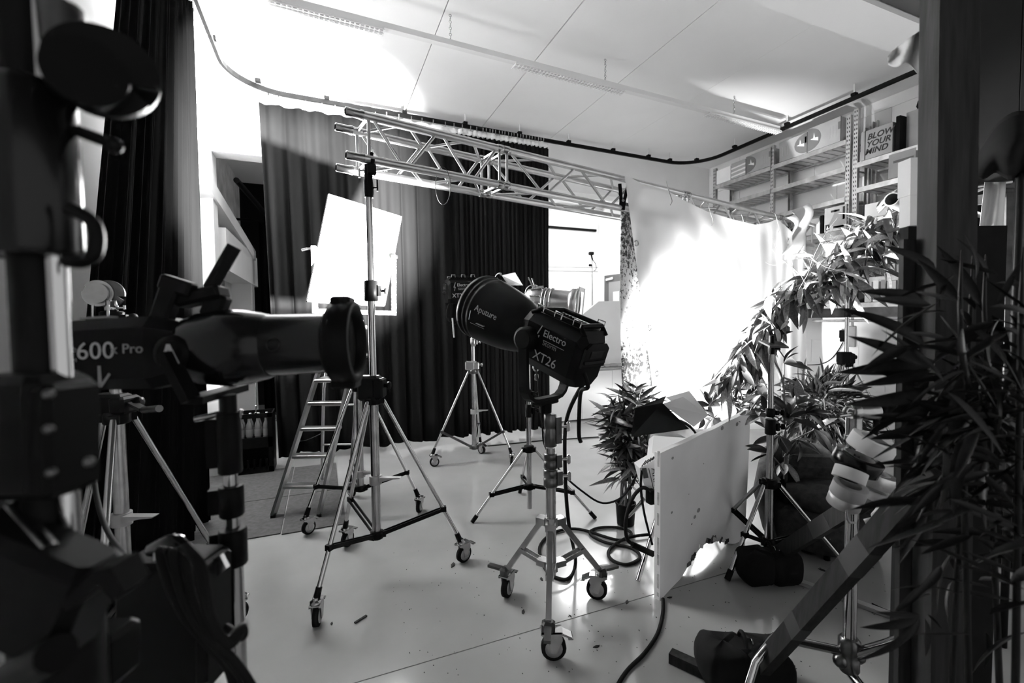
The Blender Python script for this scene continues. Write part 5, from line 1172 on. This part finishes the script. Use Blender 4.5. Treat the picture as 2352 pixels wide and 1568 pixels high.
def sandbag(label, c, dx, dy, L, W, H, seed):
    rnd = random.Random(seed); c = V((c[0], c[1], 0)); dx = V(dx).normalized(); dy = V((-dx.y, dx.x, 0)); r = thing('sandbag', label, 'sandbag', c, 'sandbags')
    for sg in (-1, 1):
        def fn(u, v):
            a = 2 * math.pi * u; ca, sa = math.cos(a), math.sin(a); e = .38
            x = math.copysign(abs(ca) ** e, ca) * math.sin(math.pi * v) ** .38; y = math.copysign(abs(sa) ** e, sa) * math.sin(math.pi * v) ** .38; z = -math.cos(math.pi * v)
            z = math.copysign(abs(z) ** .8, z); k = 1 + .05 * math.sin(5 * a + seed) * math.sin(3 * v)
            q_ = c + dx * (sg * L * .22 + x * L * .27 * k) + dy * (y * W / 2 * k); return V((q_.x, q_.y, max(.003, H / 2 + z * H / 2 * (1 + .06 * math.sin(4 * a + seed)))))
        MB().grid(fn, 22, 12).build('pouch', 'black_cloth', r)
    MB().box(c + V((0, 0, H * .92)), (L * .35, W * .5, .02), Matrix((dx, dy, V((0, 0, 1)))).transposed(), .008).build('bridge', 'black_cloth', r)
    MB().path(bez(c - dy * W * .2 + V((0, 0, H)), c - dy * W * .1 + V((0, 0, H + .05)), c + dy * W * .1 + V((0, 0, H + .05)), c + dy * W * .2 + V((0, 0, H))), .008, 6).build('carry_strap', 'black_cloth', r)
    MB().ring(c + dx * L * .1 + V((0, 0, H * .98)), dx, .014, .003, 12, 5).build('ring', 'steel', r)
    return r
sandbag('black sandbag beside the tripod foot at the end of the shorter brace', (2.32, 1.80), pr_, 0, .34, .17, .19, 3)
sandbag('black sandbag lying at the bottom of the long brace', (1.57, 1.33), pr_ + pf * -.1, 0, .36, .20, .17, 5)
# ------------------------------------------------------------------ C-stand with tape rolls
CS = V((1.79, 1.05, 0)); DC = 1.70
cst = thing('c_stand', 'chrome stand with bent tube legs and a clamp head, hung with tape rolls', 'stand', CS)
MB().tube(CS + V((0, 0, .20)), CS + V((0, 0, zz(1955, 1000, DC))), .0215, n=18).build('column', 'chrome', cst)
hbz = .26
MB().lathe(CS + V((0, 0, .18)), (0, 0, 1), [(0, .03), (.01, .034), (.05, .034), (.06, .027), (.08, .036), (.12, .036), (.13, .028)], 16).ball(CS + V((0, 0, .22)) - pr_ * .032, .026, 10, 8).ball(CS + V((0, 0, .235)) + pr_ * .032, .026, 10, 8).build('leg_hub', 'dark_steel', cst)
for pts in ([CS + V((0, 0, .25)), at(1800, 1466, DC + .1), at(1780, 1462, DC + .1), at(1768, 1478, DC + .08), at(1735, 1520, DC + .05), at(1700, 1580, DC + .02)],
            [CS + V((0, 0, .24)), at(2040, 1478, DC - .1), at(2110, 1450, DC - .25), at(2140, 1450, DC - .3), at(2180, 1600, DC - .32)],
            [CS + V((0, 0, .18)), CS - pf * .16 + V((0, 0, .15)), CS - pf * .42 + V((0, 0, .13)), CS - pf * .46 + V((0, 0, .10)), CS - pf * .50 + V((0, 0, .012))]):
    pts = list(pts); e_ = pts[-1]; pts[-1] = V((e_.x, e_.y, .016)); MB().path(pts, .0165, 10).build('leg', 'chrome', cst)
for (y0, y1, r_) in [(1000, 955, .026), (1005, 995, .030), (1050, 1038, .028)]: MB().tube(CS + V((0, 0, zz(1955, y0, DC))), CS + V((0, 0, zz(1955, y1, DC))), r_, n=16).build('collar', 'steel', cst)
GH = at(1985, 950, DC)
MB().lathe(at(1950, 945, DC), RT, [(0, .026), (.005, .032), (.03, .032), (.035, .028), (.05, .034), (.10, .034), (.11, .024)], 18).build('grip_head', 'steel', cst)
MB().path(smooth_path([at(1955, 940, DC - .04), at(1945, 938, DC - .05), at(1940, 948, DC - .06)], 4), .009, 6).tube(at(1925, 955, DC - .05), at(1950, 952, DC - .03), .008, n=8).build('t_handle', 'steel', cst)
MB().lathe(at(2012, 948, DC), RT, [(0, .02), (.01, .035), (.06, .035), (.07, .02)], 14).build('grip_knob', 'black_plastic', cst)
MB().tube(at(2015, 950, DC), at(1996, 1090, DC - .08), .010, n=8).build('hanging_rope', 'black_cloth', cst)
MB().path(smooth_path([at(1950, 1160, DC - .12), at(1944, 1178, DC - .12), at(1950, 1198, DC - .11), at(1962, 1200, DC - .10)], 5), .004, 6).build('rope_loop', 'print_grey', cst)
def tape_roll(label, px, py, d, R_, H_, m, ax, core='cardboard'):
    c = at(px, py, d); a = (RT * ax[0] + V((0, 0, 1)) * ax[1] - FW * ax[2]).normalized(); r = thing('tape_roll', label, 'tape', c - a * H_ / 2, 'tape rolls on the chrome stand')
    MB().lathe(c - a * H_ / 2, a, [(0, R_ * .62), (0, R_ * .98), (.001, R_), (H_ - .001, R_), (H_, R_ * .98), (H_, R_ * .62)], 32, False, False).build('tape', m, r)
    MB().lathe(c - a * H_ / 2, a, [(0, R_ * .62), (0, R_ * .57), (H_, R_ * .57), (H_, R_ * .62)], 32, False, False).build('core', core, r)
tape_roll('wide white tape roll at the top of the bundle under the clamp', 2002, 1022, 1.60, .070, .050, 'paper', (.35, 1, .30))
tape_roll('black tape roll directly below the wide white roll', 1968, 1060, 1.62, .075, .050, 'black_gloss', (.30, 1, .28))
tape_roll('white tape roll below the black roll', 1952, 1090, 1.58, .050, .040, 'paper', (.45, 1, -.15), 'print_black')
tape_roll('grey tape roll below the small white roll', 1950, 1125, 1.60, .054, .045, 'print_grey', (.15, 1, .30))
tape_roll('lowest shiny tape roll of the bundle', 1940, 1148, 1.62, .052, .040, 'galvanised', (.12, 1, .30))
tape_roll('shiny tape roll behind the bundle beside the long brace', 2012, 1098, 1.72, .062, .05, 'galvanised', (.3, 1, .2))
tape_roll('pale narrow tape roll behind the bundle', 2010, 1135, 1.72, .05, .03, 'print_grey', (.3, 1, .2))
tape_roll('white tape roll half hidden by the long brace near the post', 2068, 1145, 1.72, .05, .03, 'paper', (.2, 1, .2))
tape_roll('small white tape roll hanging below the long brace', 2032, 1185, 1.66, .034, .045, 'paper', (.8, .6, -.3))
tape_roll('clear tape roll hanging lowest below the long brace', 2008, 1212, 1.66, .036, .035, 'gel', (.8, .45, .4))
# ------------------------------------------------------------------ litter on the floor
rnd = random.Random(21)
lit = MB().prism([(-.02, -.004, 0), (.0, -.008, 0), (.02, 0, 0), (.004, .009, 0), (-.012, .006, 0)], (0, 0, .003)).mesh('dry_leaf'); lit.materials.append(MATS['wood_dark'])
names = ['near the front caster of the low stand', 'between the two big stands', 'by the floor joint', 'in front of the white board', 'left of the low stand', 'near the cable loop', 'behind the chrome stand', 'by the bare tripod foot', 'in the front centre of the floor', 'beside the nearest caster of the wind-up stand']
for i, (px, py, s_) in enumerate([(1202, 1405, 1), (1040, 1298, 1.5), (1440, 1383, 1), (1538, 1372, .8), (1244, 1330, 1), (1310, 1415, .6), (1890, 1310, 1.2), (2068, 1340, 1.4), (1370, 1485, .9), (762, 1432, .7)]):
    p = fl(px, py); o = inst('dry_leaf', lit, None, Matrix.Translation((p.x, p.y, .0005)) @ Matrix.Rotation(rnd.uniform(0, 6), 4, 'Z') @ Matrix.Scale(s_, 4)); tag(o, 'small dark dry leaf on the floor ' + names[i], 'leaf', 'dry leaves on the floor')
tag(MB().bar(fl(815, 1430, .004), fl(842, 1413, .004), .012, .006).build('stick', 'wood_dark'), 'small dark stick on the floor by the wind-up stand', 'stick')
spk = MB()
for k in range(260):
    p = fl(rnd.uniform(900, 2090), rnd.uniform(1240, 1560)); s_ = rnd.uniform(.0015, .004); spk.box((p.x, p.y, .0012), (s_, s_ * rnd.uniform(.6, 2), .0014))
tag(spk.build('floor_crumbs', 'wood_dark'), 'tiny dark crumbs scattered over the floor', 'crumbs', None, 'stuff')
tag(MB().bar(fl(1835, 1335, .012), fl(2100, 1432, .012), .04, .02).build('metal_profile', 'grey_metal'), 'long grey profile lying on the floor behind the chrome stand', 'profile')
tag(MB().grid(lambda u, v: fl(2002 + 90 * u + 0 * v, 1392 + 10 * math.sin(u * 2.5) + 20 * u, .004) + V((0, 0, .02 * v)), 14, 1).path([fl(2008, 1398, .012) + V((.016 * math.cos(a), .016 * math.sin(a), .0)) for a in [k * .5 for k in range(14)]], .004, 5).build('tape_curl', 'wood_dark'), 'curled strip of dark tape on the floor near the post', 'tape')
tag(MB().path([fl(1903, 1338, .004) + V((.028 * math.cos(k * .6), .012 * math.sin(k * .6) , .001 * k)) for k in range(16)], .003, 5).build('wire_scrap', 'dark_steel'), 'small coil of wire on the floor behind the chrome stand', 'wire')
tag(MB().path(smooth_path([fl(2055, 1320, .01), fl(2075, 1330, .015), fl(2085, 1338, .015), fl(2080, 1325, .012)], 4), .010, 6).build('glove_scrap', 'cardboard_dark'), 'dark crumpled scrap on the floor beside the post', 'scrap')
# ------------------------------------------------------------------ left foreground: spotlight on its stand
SPD = .92
sp = thing('profile_spotlight', 'black spotlight with a long lens barrel close at the left, lettered 600x Pro', 'spotlight', at(520, 880, SPD))
S0, S1 = at(160, 812, .90), at(800, 788, .94); sa = (S1 - S0).normalized(); SL = (S1 - S0).length
sn = -FW - sa * (-FW).dot(sa); sn.normalize(); su = sa.cross(sn); su = su if su.z > 0 else -su
def sq(t, x, y): return S0 + sa * (t * SL) + sn * x + su * y
k_ = SPD / FPX
oc = lambda hw, hh, c: [(hw, hh - c), (hw - c, hh), (-hw + c, hh), (-hw, hh - c), (-hw, -hh + c), (-hw + c, -hh), (hw - c, -hh), (hw, -hh + c)]
b = MB(); R_ = [(-.06, .062, .062, .02), (0, .064, .064, .02), (.34, .066, .070, .022), (.43, .058, .058, .02)]
vs = [sq(t, x, y - .004) for t, hw, hh, c in R_ for x, y in oc(hw, hh, c)]
b.add(vs, [tuple(range(8)), tuple(range(31, 23, -1))] + [(l * 8 + i, l * 8 + 8 + i, l * 8 + 8 + (i + 1) % 8, l * 8 + (i + 1) % 8) for l in range(3) for i in range(8)]); b.build('lamp_body', 'black_plastic', sp)
MB().lathe(sq(.41, 0, 0), sa, [(0, .060), (.03, .072), (.08, .078), (.12, .076), (.16, .066), (.165, .062)], 28).build('mount_bell', 'black_gloss', sp)
MB().lathe(sq(.60, 0, .002), sa, [(0, .064), (.01, .064), (.012, .062), (.215, .062), (.217, .064)], 32).build('lens_barrel', 'black_gloss', sp)
MB().lathe(sq(.93, 0, .002), sa, [(0, .066), (.01, .082), (.02, .084), (.055, .084), (.058, .074), (.045, .062), (.02, .058)], 36, True, False).build('front_ring', 'black_plastic', sp)
MB().lathe(sq(.955, 0, .002), sa, [(0, .058), (.012, .045), (.016, .001)], 28, False, True).build('lens', 'lens_glass', sp)
MB().box(sq(.985, .0, .086), (.04, .05, .02), Matrix((sa, sn, su)).transposed(), .004).build('top_lug', 'black_plastic', sp)
MB().box(sq(.985, .0, -.082), (.05, .05, .02), Matrix((sa, sn, su)).transposed(), .004).build('bottom_lug', 'black_plastic', sp)
MB().ring(sq(.77, .062, .002), sn, .012, .002, 16, 5).build('focus_button', 'black_gloss', sp)
# top clamp with tilted grip
MB().box(sq(.47, .0, .105), (.09, .05, .028), Matrix((sa, sn, su)).transposed() @ Matrix.Rotation(-.2, 3, 'Y'), .006).box(sq(.52, .0, .085), (.04, .03, .05), Matrix((sa, sn, su)).transposed() @ Matrix.Rotation(.4, 3, 'Y'), .004).build('top_bracket', 'black_metal', sp)
MB().tube(sq(.50, 0, .12), sq(.595, 0, .205), .0135, n=14).build('grip_handle', 'rubber', sp)
MB().box(sq(.36, .02, .075), (.035, .03, .11), Matrix((sa, sn, su)).transposed() @ Matrix.Rotation(.35, 3, 'Y'), .004).box(sq(.41, .02, .125), (.06, .03, .03), Matrix((sa, sn, su)).transposed() @ Matrix.Rotation(.35, 3, 'Y'), .004).build('side_bracket', 'black_metal', sp)
MB().lathe(sq(.44, .060, -.006), sn, [(0, .034), (.014, .032), (.018, .022)], 18).build('tilt_knob', 'black_plastic', sp)
ch = [(-.016, -.022), (-.004, .016), (.002, .016), (.018, -.02), (.012, -.022), (-.001, .006), (-.010, -.018)]
MB().prism([sq(.44, .0785, -.006) + sa * x + su * y for x, y in ch], sn * .001).build('emblem', 'print_grey', sp)
MB().prism([sq(.20, .0668, -.045) + sa * x + su * y for x, y in [(-.004, .02), (.001, .02), (.002, -.012), (.015, .006), (.018, .003), (.002, -.02), (-.004, -.02)]], sn * .001).build('emblem', 'print_dim', sp)
text('Aputure', .017, sq(.02, .0672, .002), sa, su, 'print_dim', sp)
text('LIGHT STORM', .009, sq(.02, .0672, -.016), sa, su, 'print_dim', sp)
text('600', .045, sq(.125, .0675, -.012), sa, su, 'print_grey', sp); text('x Pro', .026, sq(.235, .0675, -.004), sa, su, 'print_dim', sp)
MB().bar(sq(.10, .03, .066), sq(.20, .03, .067), .02, .004, up=su).build('label_plate', 'print_dim', sp)
# yoke
YB_ = at(528, 905, SPD)
yk = MB(); ya = sq(.44, .085, -.006); yb = sq(.44, -.085, -.006)
for p_ in (ya, yb): yk.bar(p_, V((p_.x, p_.y, YB_.z)) + sa * .04, .014, .04, up=sn)
yk.bar(V((ya.x, ya.y, YB_.z)) + sa * .04, V((yb.x, yb.y, YB_.z)) + sa * .04, .04, .014); yk.build('yoke', 'black_metal', sp)
# its stand
SD = at(530, 1100, SPD); SC0 = V((SD.x, SD.y, 0))
def zs(py): return zz(528, py, SPD)
ls = thing('light_stand', 'thin chrome light stand with black collars in the left foreground', 'stand', SC0)
MB().tube(SC0 + V((0, 0, .10)), SC0 + V((0, 0, zs(1250))), .0175, n=16).build('lower_tube', 'chrome', ls); MB().tube(SC0 + V((0, 0, zs(1250))), SC0 + V((0, 0, zs(940))), .013, n=14).build('upper_tube', 'chrome', ls)
for y0, y1, r_ in ((1300, 1215, .026), (1185, 1115, .023), (1085, 945, .022)):
    MB().lathe(SC0 + V((0, 0, zs(y0))), (0, 0, 1), [(0, r_ * .9), (.003, r_), (zs(y1) - zs(y0) - .003, r_), (zs(y1) - zs(y0), r_ * .9)], 16).box(SC0 + V((0, 0, (zs(y0) + zs(y1)) / 2)) - RT * .028, (.03, .025, (zs(y1) - zs(y0)) * .8)).build('collar', 'black_plastic', ls)
MB().tube(SC0 + V((0, 0, zs(948))) - RT * .015, SC0 + V((0, 0, zs(958))) - RT * .055 - FW * .02, .006, n=8).build('wing_screw', 'steel', ls); MB().tube(at(555, 940, SPD), at(540, 985, SPD), .004, n=8).build('wing_screw', 'steel', ls)
MB().tube(SC0 + V((0, 0, zs(945))), SC0 + V((0, 0, YB_.z)), .016, n=12).build('spigot', 'black_metal', ls)
for k in range(3):
    a = .5 + k * 2.094; f = SC0 + V((.42 * math.cos(a), .42 * math.sin(a), .012)); MB().tube(SC0 + V((0, 0, .62)), f, .011, n=10).build('leg', 'chrome', ls); MB().bar(SC0 + V((0, 0, .14)), lerp(SC0 + V((0, 0, .62)), f, .6), .018, .006).build('brace', 'black_metal', ls)
MB().lathe(SC0 + V((0, 0, .59)), (0, 0, 1), [(0, .03), (.05, .03)], 12).build('hub', 'black_plastic', ls)
# control box with cables, hung on the stand
CBX = at(425, 1290, .80); bx = thing('control_box', 'black ballast box with hooks hanging on the light stand', 'control box', CBX - V((0, 0, .3)))
Rb = Matrix((RT, FW, UPV)).transposed()
MB().box(at(402, 1420, .84), (.155, .09, .24), Rb, .008).build('case', 'black_plastic', bx)
MB().box(at(492, 1410, .80), (.022, .07, .20), Rb, .004).build('side_cheek', 'black_metal', bx)
for px in (357, 397): MB().path([at(px, 1285, .78), at(px + 1, 1262, .78), at(px + 2, 1254, .80), at(px + 2, 1254, .84)], .004, 6).build('hook', 'steel', bx)
MB().prism([at(460, 1300, .79), at(505, 1275, .79), at(520, 1305, .79), at(475, 1345, .79)], FW * .01).build('label_plate', 'steel', bx)
rnd = random.Random(31)
hk = 'black cable draped in a loop over the ballast box, '
ords = ['first from the left', 'second from the left', 'third from the left', 'fourth from the left', 'fifth from the left', 'sixth from the left', 'outermost at the right']
for k in range(7):
    x0 = 370 + 14 * k + rnd.uniform(-14, 14); d_ = .76 - .012 * k + rnd.uniform(-.02, .02)
    pts = [at(390 + 6 * k, 1275 - 4 * k, d_), at(x0 + 10, 1265 + 6 * k, d_ - .02), at(x0 + 30, 1340 + 12 * k, d_ - .03), at(x0 + 70, 1420 + 10 * k, d_ - .03), at(x0 + 130, 1490 + 9 * k, d_ - .02), at(x0 + 170, 1540 + 12 * k, d_ - .01), at(x0 + 190, 1640, d_)]
    if k > 4: pts = pts[:4] + [at(555, 1440 + 8 * (k - 5), d_), at(556, 1462, d_ + .02), at(520, 1440, d_ + .04)]
    tag(MB().path(smooth_path(pts, 6), .0065, 8).build('draped_cable', 'rubber'), hk + ords[k], 'cable', 'cables on the ballast box')
tag(MB().path(smooth_path([at(350, 1262, .80), at(372, 1250, .78), at(395, 1242, .77), at(420, 1252, .77), at(440, 1300, .76), at(420, 1262, .78)], 6), .012, 8).build('plug_bundle', 'black_gloss'), 'bundle of glossy plugs on top of the ballast box', 'plugs')
tag(MB().path(smooth_path([at(210, 1020, 1.3), at(220, 1130, 1.2), at(245, 1215, 1.1), at(290, 1280, .95), at(320, 1320, .85)], 6), .006, 6).build('slack_cable', 'rubber'), 'slack black cable running down to the ballast box', 'cable')
# ------------------------------------------------------------------ nearest stand at the left edge, out of focus
ND = .46; NC = at(98, 784, ND); N0 = V((NC.x, NC.y, 0))
def zn(py): return zz(98, py, ND)
ns = thing('heavy_stand', 'heavy black and chrome stand filling the left edge, out of focus', 'stand', N0)
MB().tube(N0 + V((0, 0, .15)) - RT * .006, N0 + V((0, 0, zn(-60))) - RT * .006, .0185, n=24).build('column', 'black_metal', ns)
MB().tube(N0 + V((0, 0, .15)) + RT * .018, N0 + V((0, 0, zn(-60))) + RT * .018, .0095, n=20).build('chrome_rod', 'chrome', ns)
MB().lathe(N0 + V((0, 0, zn(590))), (0, 0, 1), [(0, .033), (.006, .036), (zn(205) - zn(590) - .01, .036), (zn(205) - zn(590), .028)], 28).build('upper_sleeve', 'black_gloss', ns)
MB().box(N0 + V((0, 0, zn(520))) - RT * .035, (.05, .06, .06), Rb, .006).build('sleeve_lug', 'black_metal', ns)
MB().path(smooth_path([at(158, 478, ND - .03), at(185, 490, ND - .03), at(212, 510, ND - .03), at(222, 545, ND - .03), at(215, 585, ND - .03), at(190, 600, ND - .03), at(150, 598, ND - .03)], 5), .0065, 8).build('wire_handle', 'black_metal', ns)
MB().box(N0 + V((0, 0, zn(990))) - RT * .012 - FW * .01, (.085, .07, .118), Rb, .008).build('lower_clamp', 'black_metal', ns)
MB().box(N0 + V((0, 0, zn(1000))) + RT * .025 - FW * .012, (.035, .06, .11), Rb, .006).build('clamp_jaw', 'black_plastic', ns)
for (px, py) in ((112, 905), (112, 985), (118, 1085), (205, 1060)): MB().ball(at(px, py, ND - .052), .0045, 10, 6, (1, 1, 1)).build('bolt', 'dark_steel', ns)
MB().tube(at(30, 1170, ND), at(110, 1270, ND - .03), .010, n=12).build('clamp_lever', 'steel', ns)
MB().box(at(40, 1330, ND - .02), (.16, .06, .10), Rb @ Matrix.Rotation(.4, 3, 'Y'), .01).build('lower_bracket', 'black_metal', ns)
MB().prism([at(140, 1385, ND - .05), at(210, 1310, ND - .05), at(255, 1300, ND - .05), at(285, 1360, ND - .05), at(260, 1380, ND - .05), at(230, 1350, ND - .05), at(150, 1405, ND - .05)], FW * .03).build('bracket_wing', 'black_plastic', ns)
MB().tube(N0 + V((0, 0, zn(1700))), N0 + V((0, 0, zn(1340))), .038, n=20).build('lower_sleeve', 'black_metal', ns)
MB().tube(at(20, 1560, ND - .04), at(130, 1500, ND - .06), .016, n=12).build('lower_knob', 'black_metal', ns)
MB().box(at(240, 1500, ND + .06), (.05, .05, .06), Rb, .006).build('side_knob', 'black_plastic', ns)
for k in range(3):
    a = .3 + k * 2.094; f = N0 + V((.45 * math.cos(a), .45 * math.sin(a), .012)); MB().tube(N0 + V((0, 0, .66)), f, .014, n=10).build('leg', 'chrome', ns)
# grip head on it
gh = thing('grip_head', 'dark round grip head with notched discs at the top left', 'clamp', at(190, 260, ND))
def disc(c, n_, r_, t_, notch, m, nm):
    n_ = V(n_).normalized(); x_ = V((0, 0, 1)) - n_ * n_.z; x_.normalize(); y_ = n_.cross(x_); pts = []
    for k in range(40):
        a = 2 * math.pi * k / 40; rr = r_
        if notch is not None and abs(((a - notch + math.pi) % (2 * math.pi)) - math.pi) < .12: rr = r_ * .55
        pts.append(c + (x_ * math.cos(a) + y_ * math.sin(a)) * rr)
    return MB().prism(pts, n_ * t_).build(nm, m, gh)
gn = -FW + RT * .8
disc(at(246, 172, ND + .03), gn, .046, .012, None, 'black_metal', 'rear_disc')
o_ = disc(at(236, 172, ND), gn, .044, .012, 4.3, 'black_metal', 'notched_disc')
disc(at(200, 180, ND - .02), gn, .032, .016, None, 'black_plastic', 'knob_disc')
MB().tube(at(150, 110, ND - .01), at(140, 20, ND - .01), .018, n=12).build('handle_stem', 'dark_steel', gh)
MB().tube(at(175, 300, ND), at(262, 332, ND), .006, n=8).ball(at(262, 334, ND), .008).build('t_handle', 'black_metal', gh)
MB().tube(at(98, 200, ND), at(225, 200, ND), .012, n=12).build('pin', 'dark_steel', gh)
# small grip head on the crank stand behind
g2 = thing('grip_head', 'small grey grip head on top of the crank stand before the side curtain', 'clamp', V((C5[0], C5[1], z5(690))))
gc = at(228, 674, D5); gn2 = (-FW + RT * .35).normalized()
gh = g2
disc(gc, gn2, .052, .014, 1.2, 'steel', 'notched_disc'); disc(gc + gn2 * .016, gn2, .040, .012, None, 'steel', 'knob_disc'); disc(gc - gn2 * .02 + RT * .03, gn2, .055, .010, 4.4, 'dark_steel', 'rear_disc')
MB().tube(V((C5[0], C5[1], z5(712))), V((C5[0], C5[1], z5(690))), .018, n=12).build('socket', 'black_metal', g2)
for px in (213, 248): MB().tube(at(px, 700, D5 - .05), at(px, 735, D5 - .05), .005, n=8).build('bolt', 'steel', g2)
# ------------------------------------------------------------------ light of the lamps that are switched on
AX = XA
lamp_spot('beam_of_big_reflector_lamp', PX + AX * .38, PX + AX * 3, 10000, 66, .7, .05)
lamp_spot('beam_of_floor_lamp', AP + aa * .02, AT, 1700, 73, 1.0, .06)
lamp_spot('beam_of_ellipsoidal', E1 + ea * .08, V((3.0, 2.1, 1.55)), 650, 72, .8, .04)
l = bpy.data.lights.new('tube_light', 'AREA'); l.energy = 55; l.shape = 'RECTANGLE'; l.size = 1.5; l.size_y = .1
o = bpy.data.objects.new('tube_light', l); COL.objects.link(o); o.location = (5.0, 7.8, 3.85)
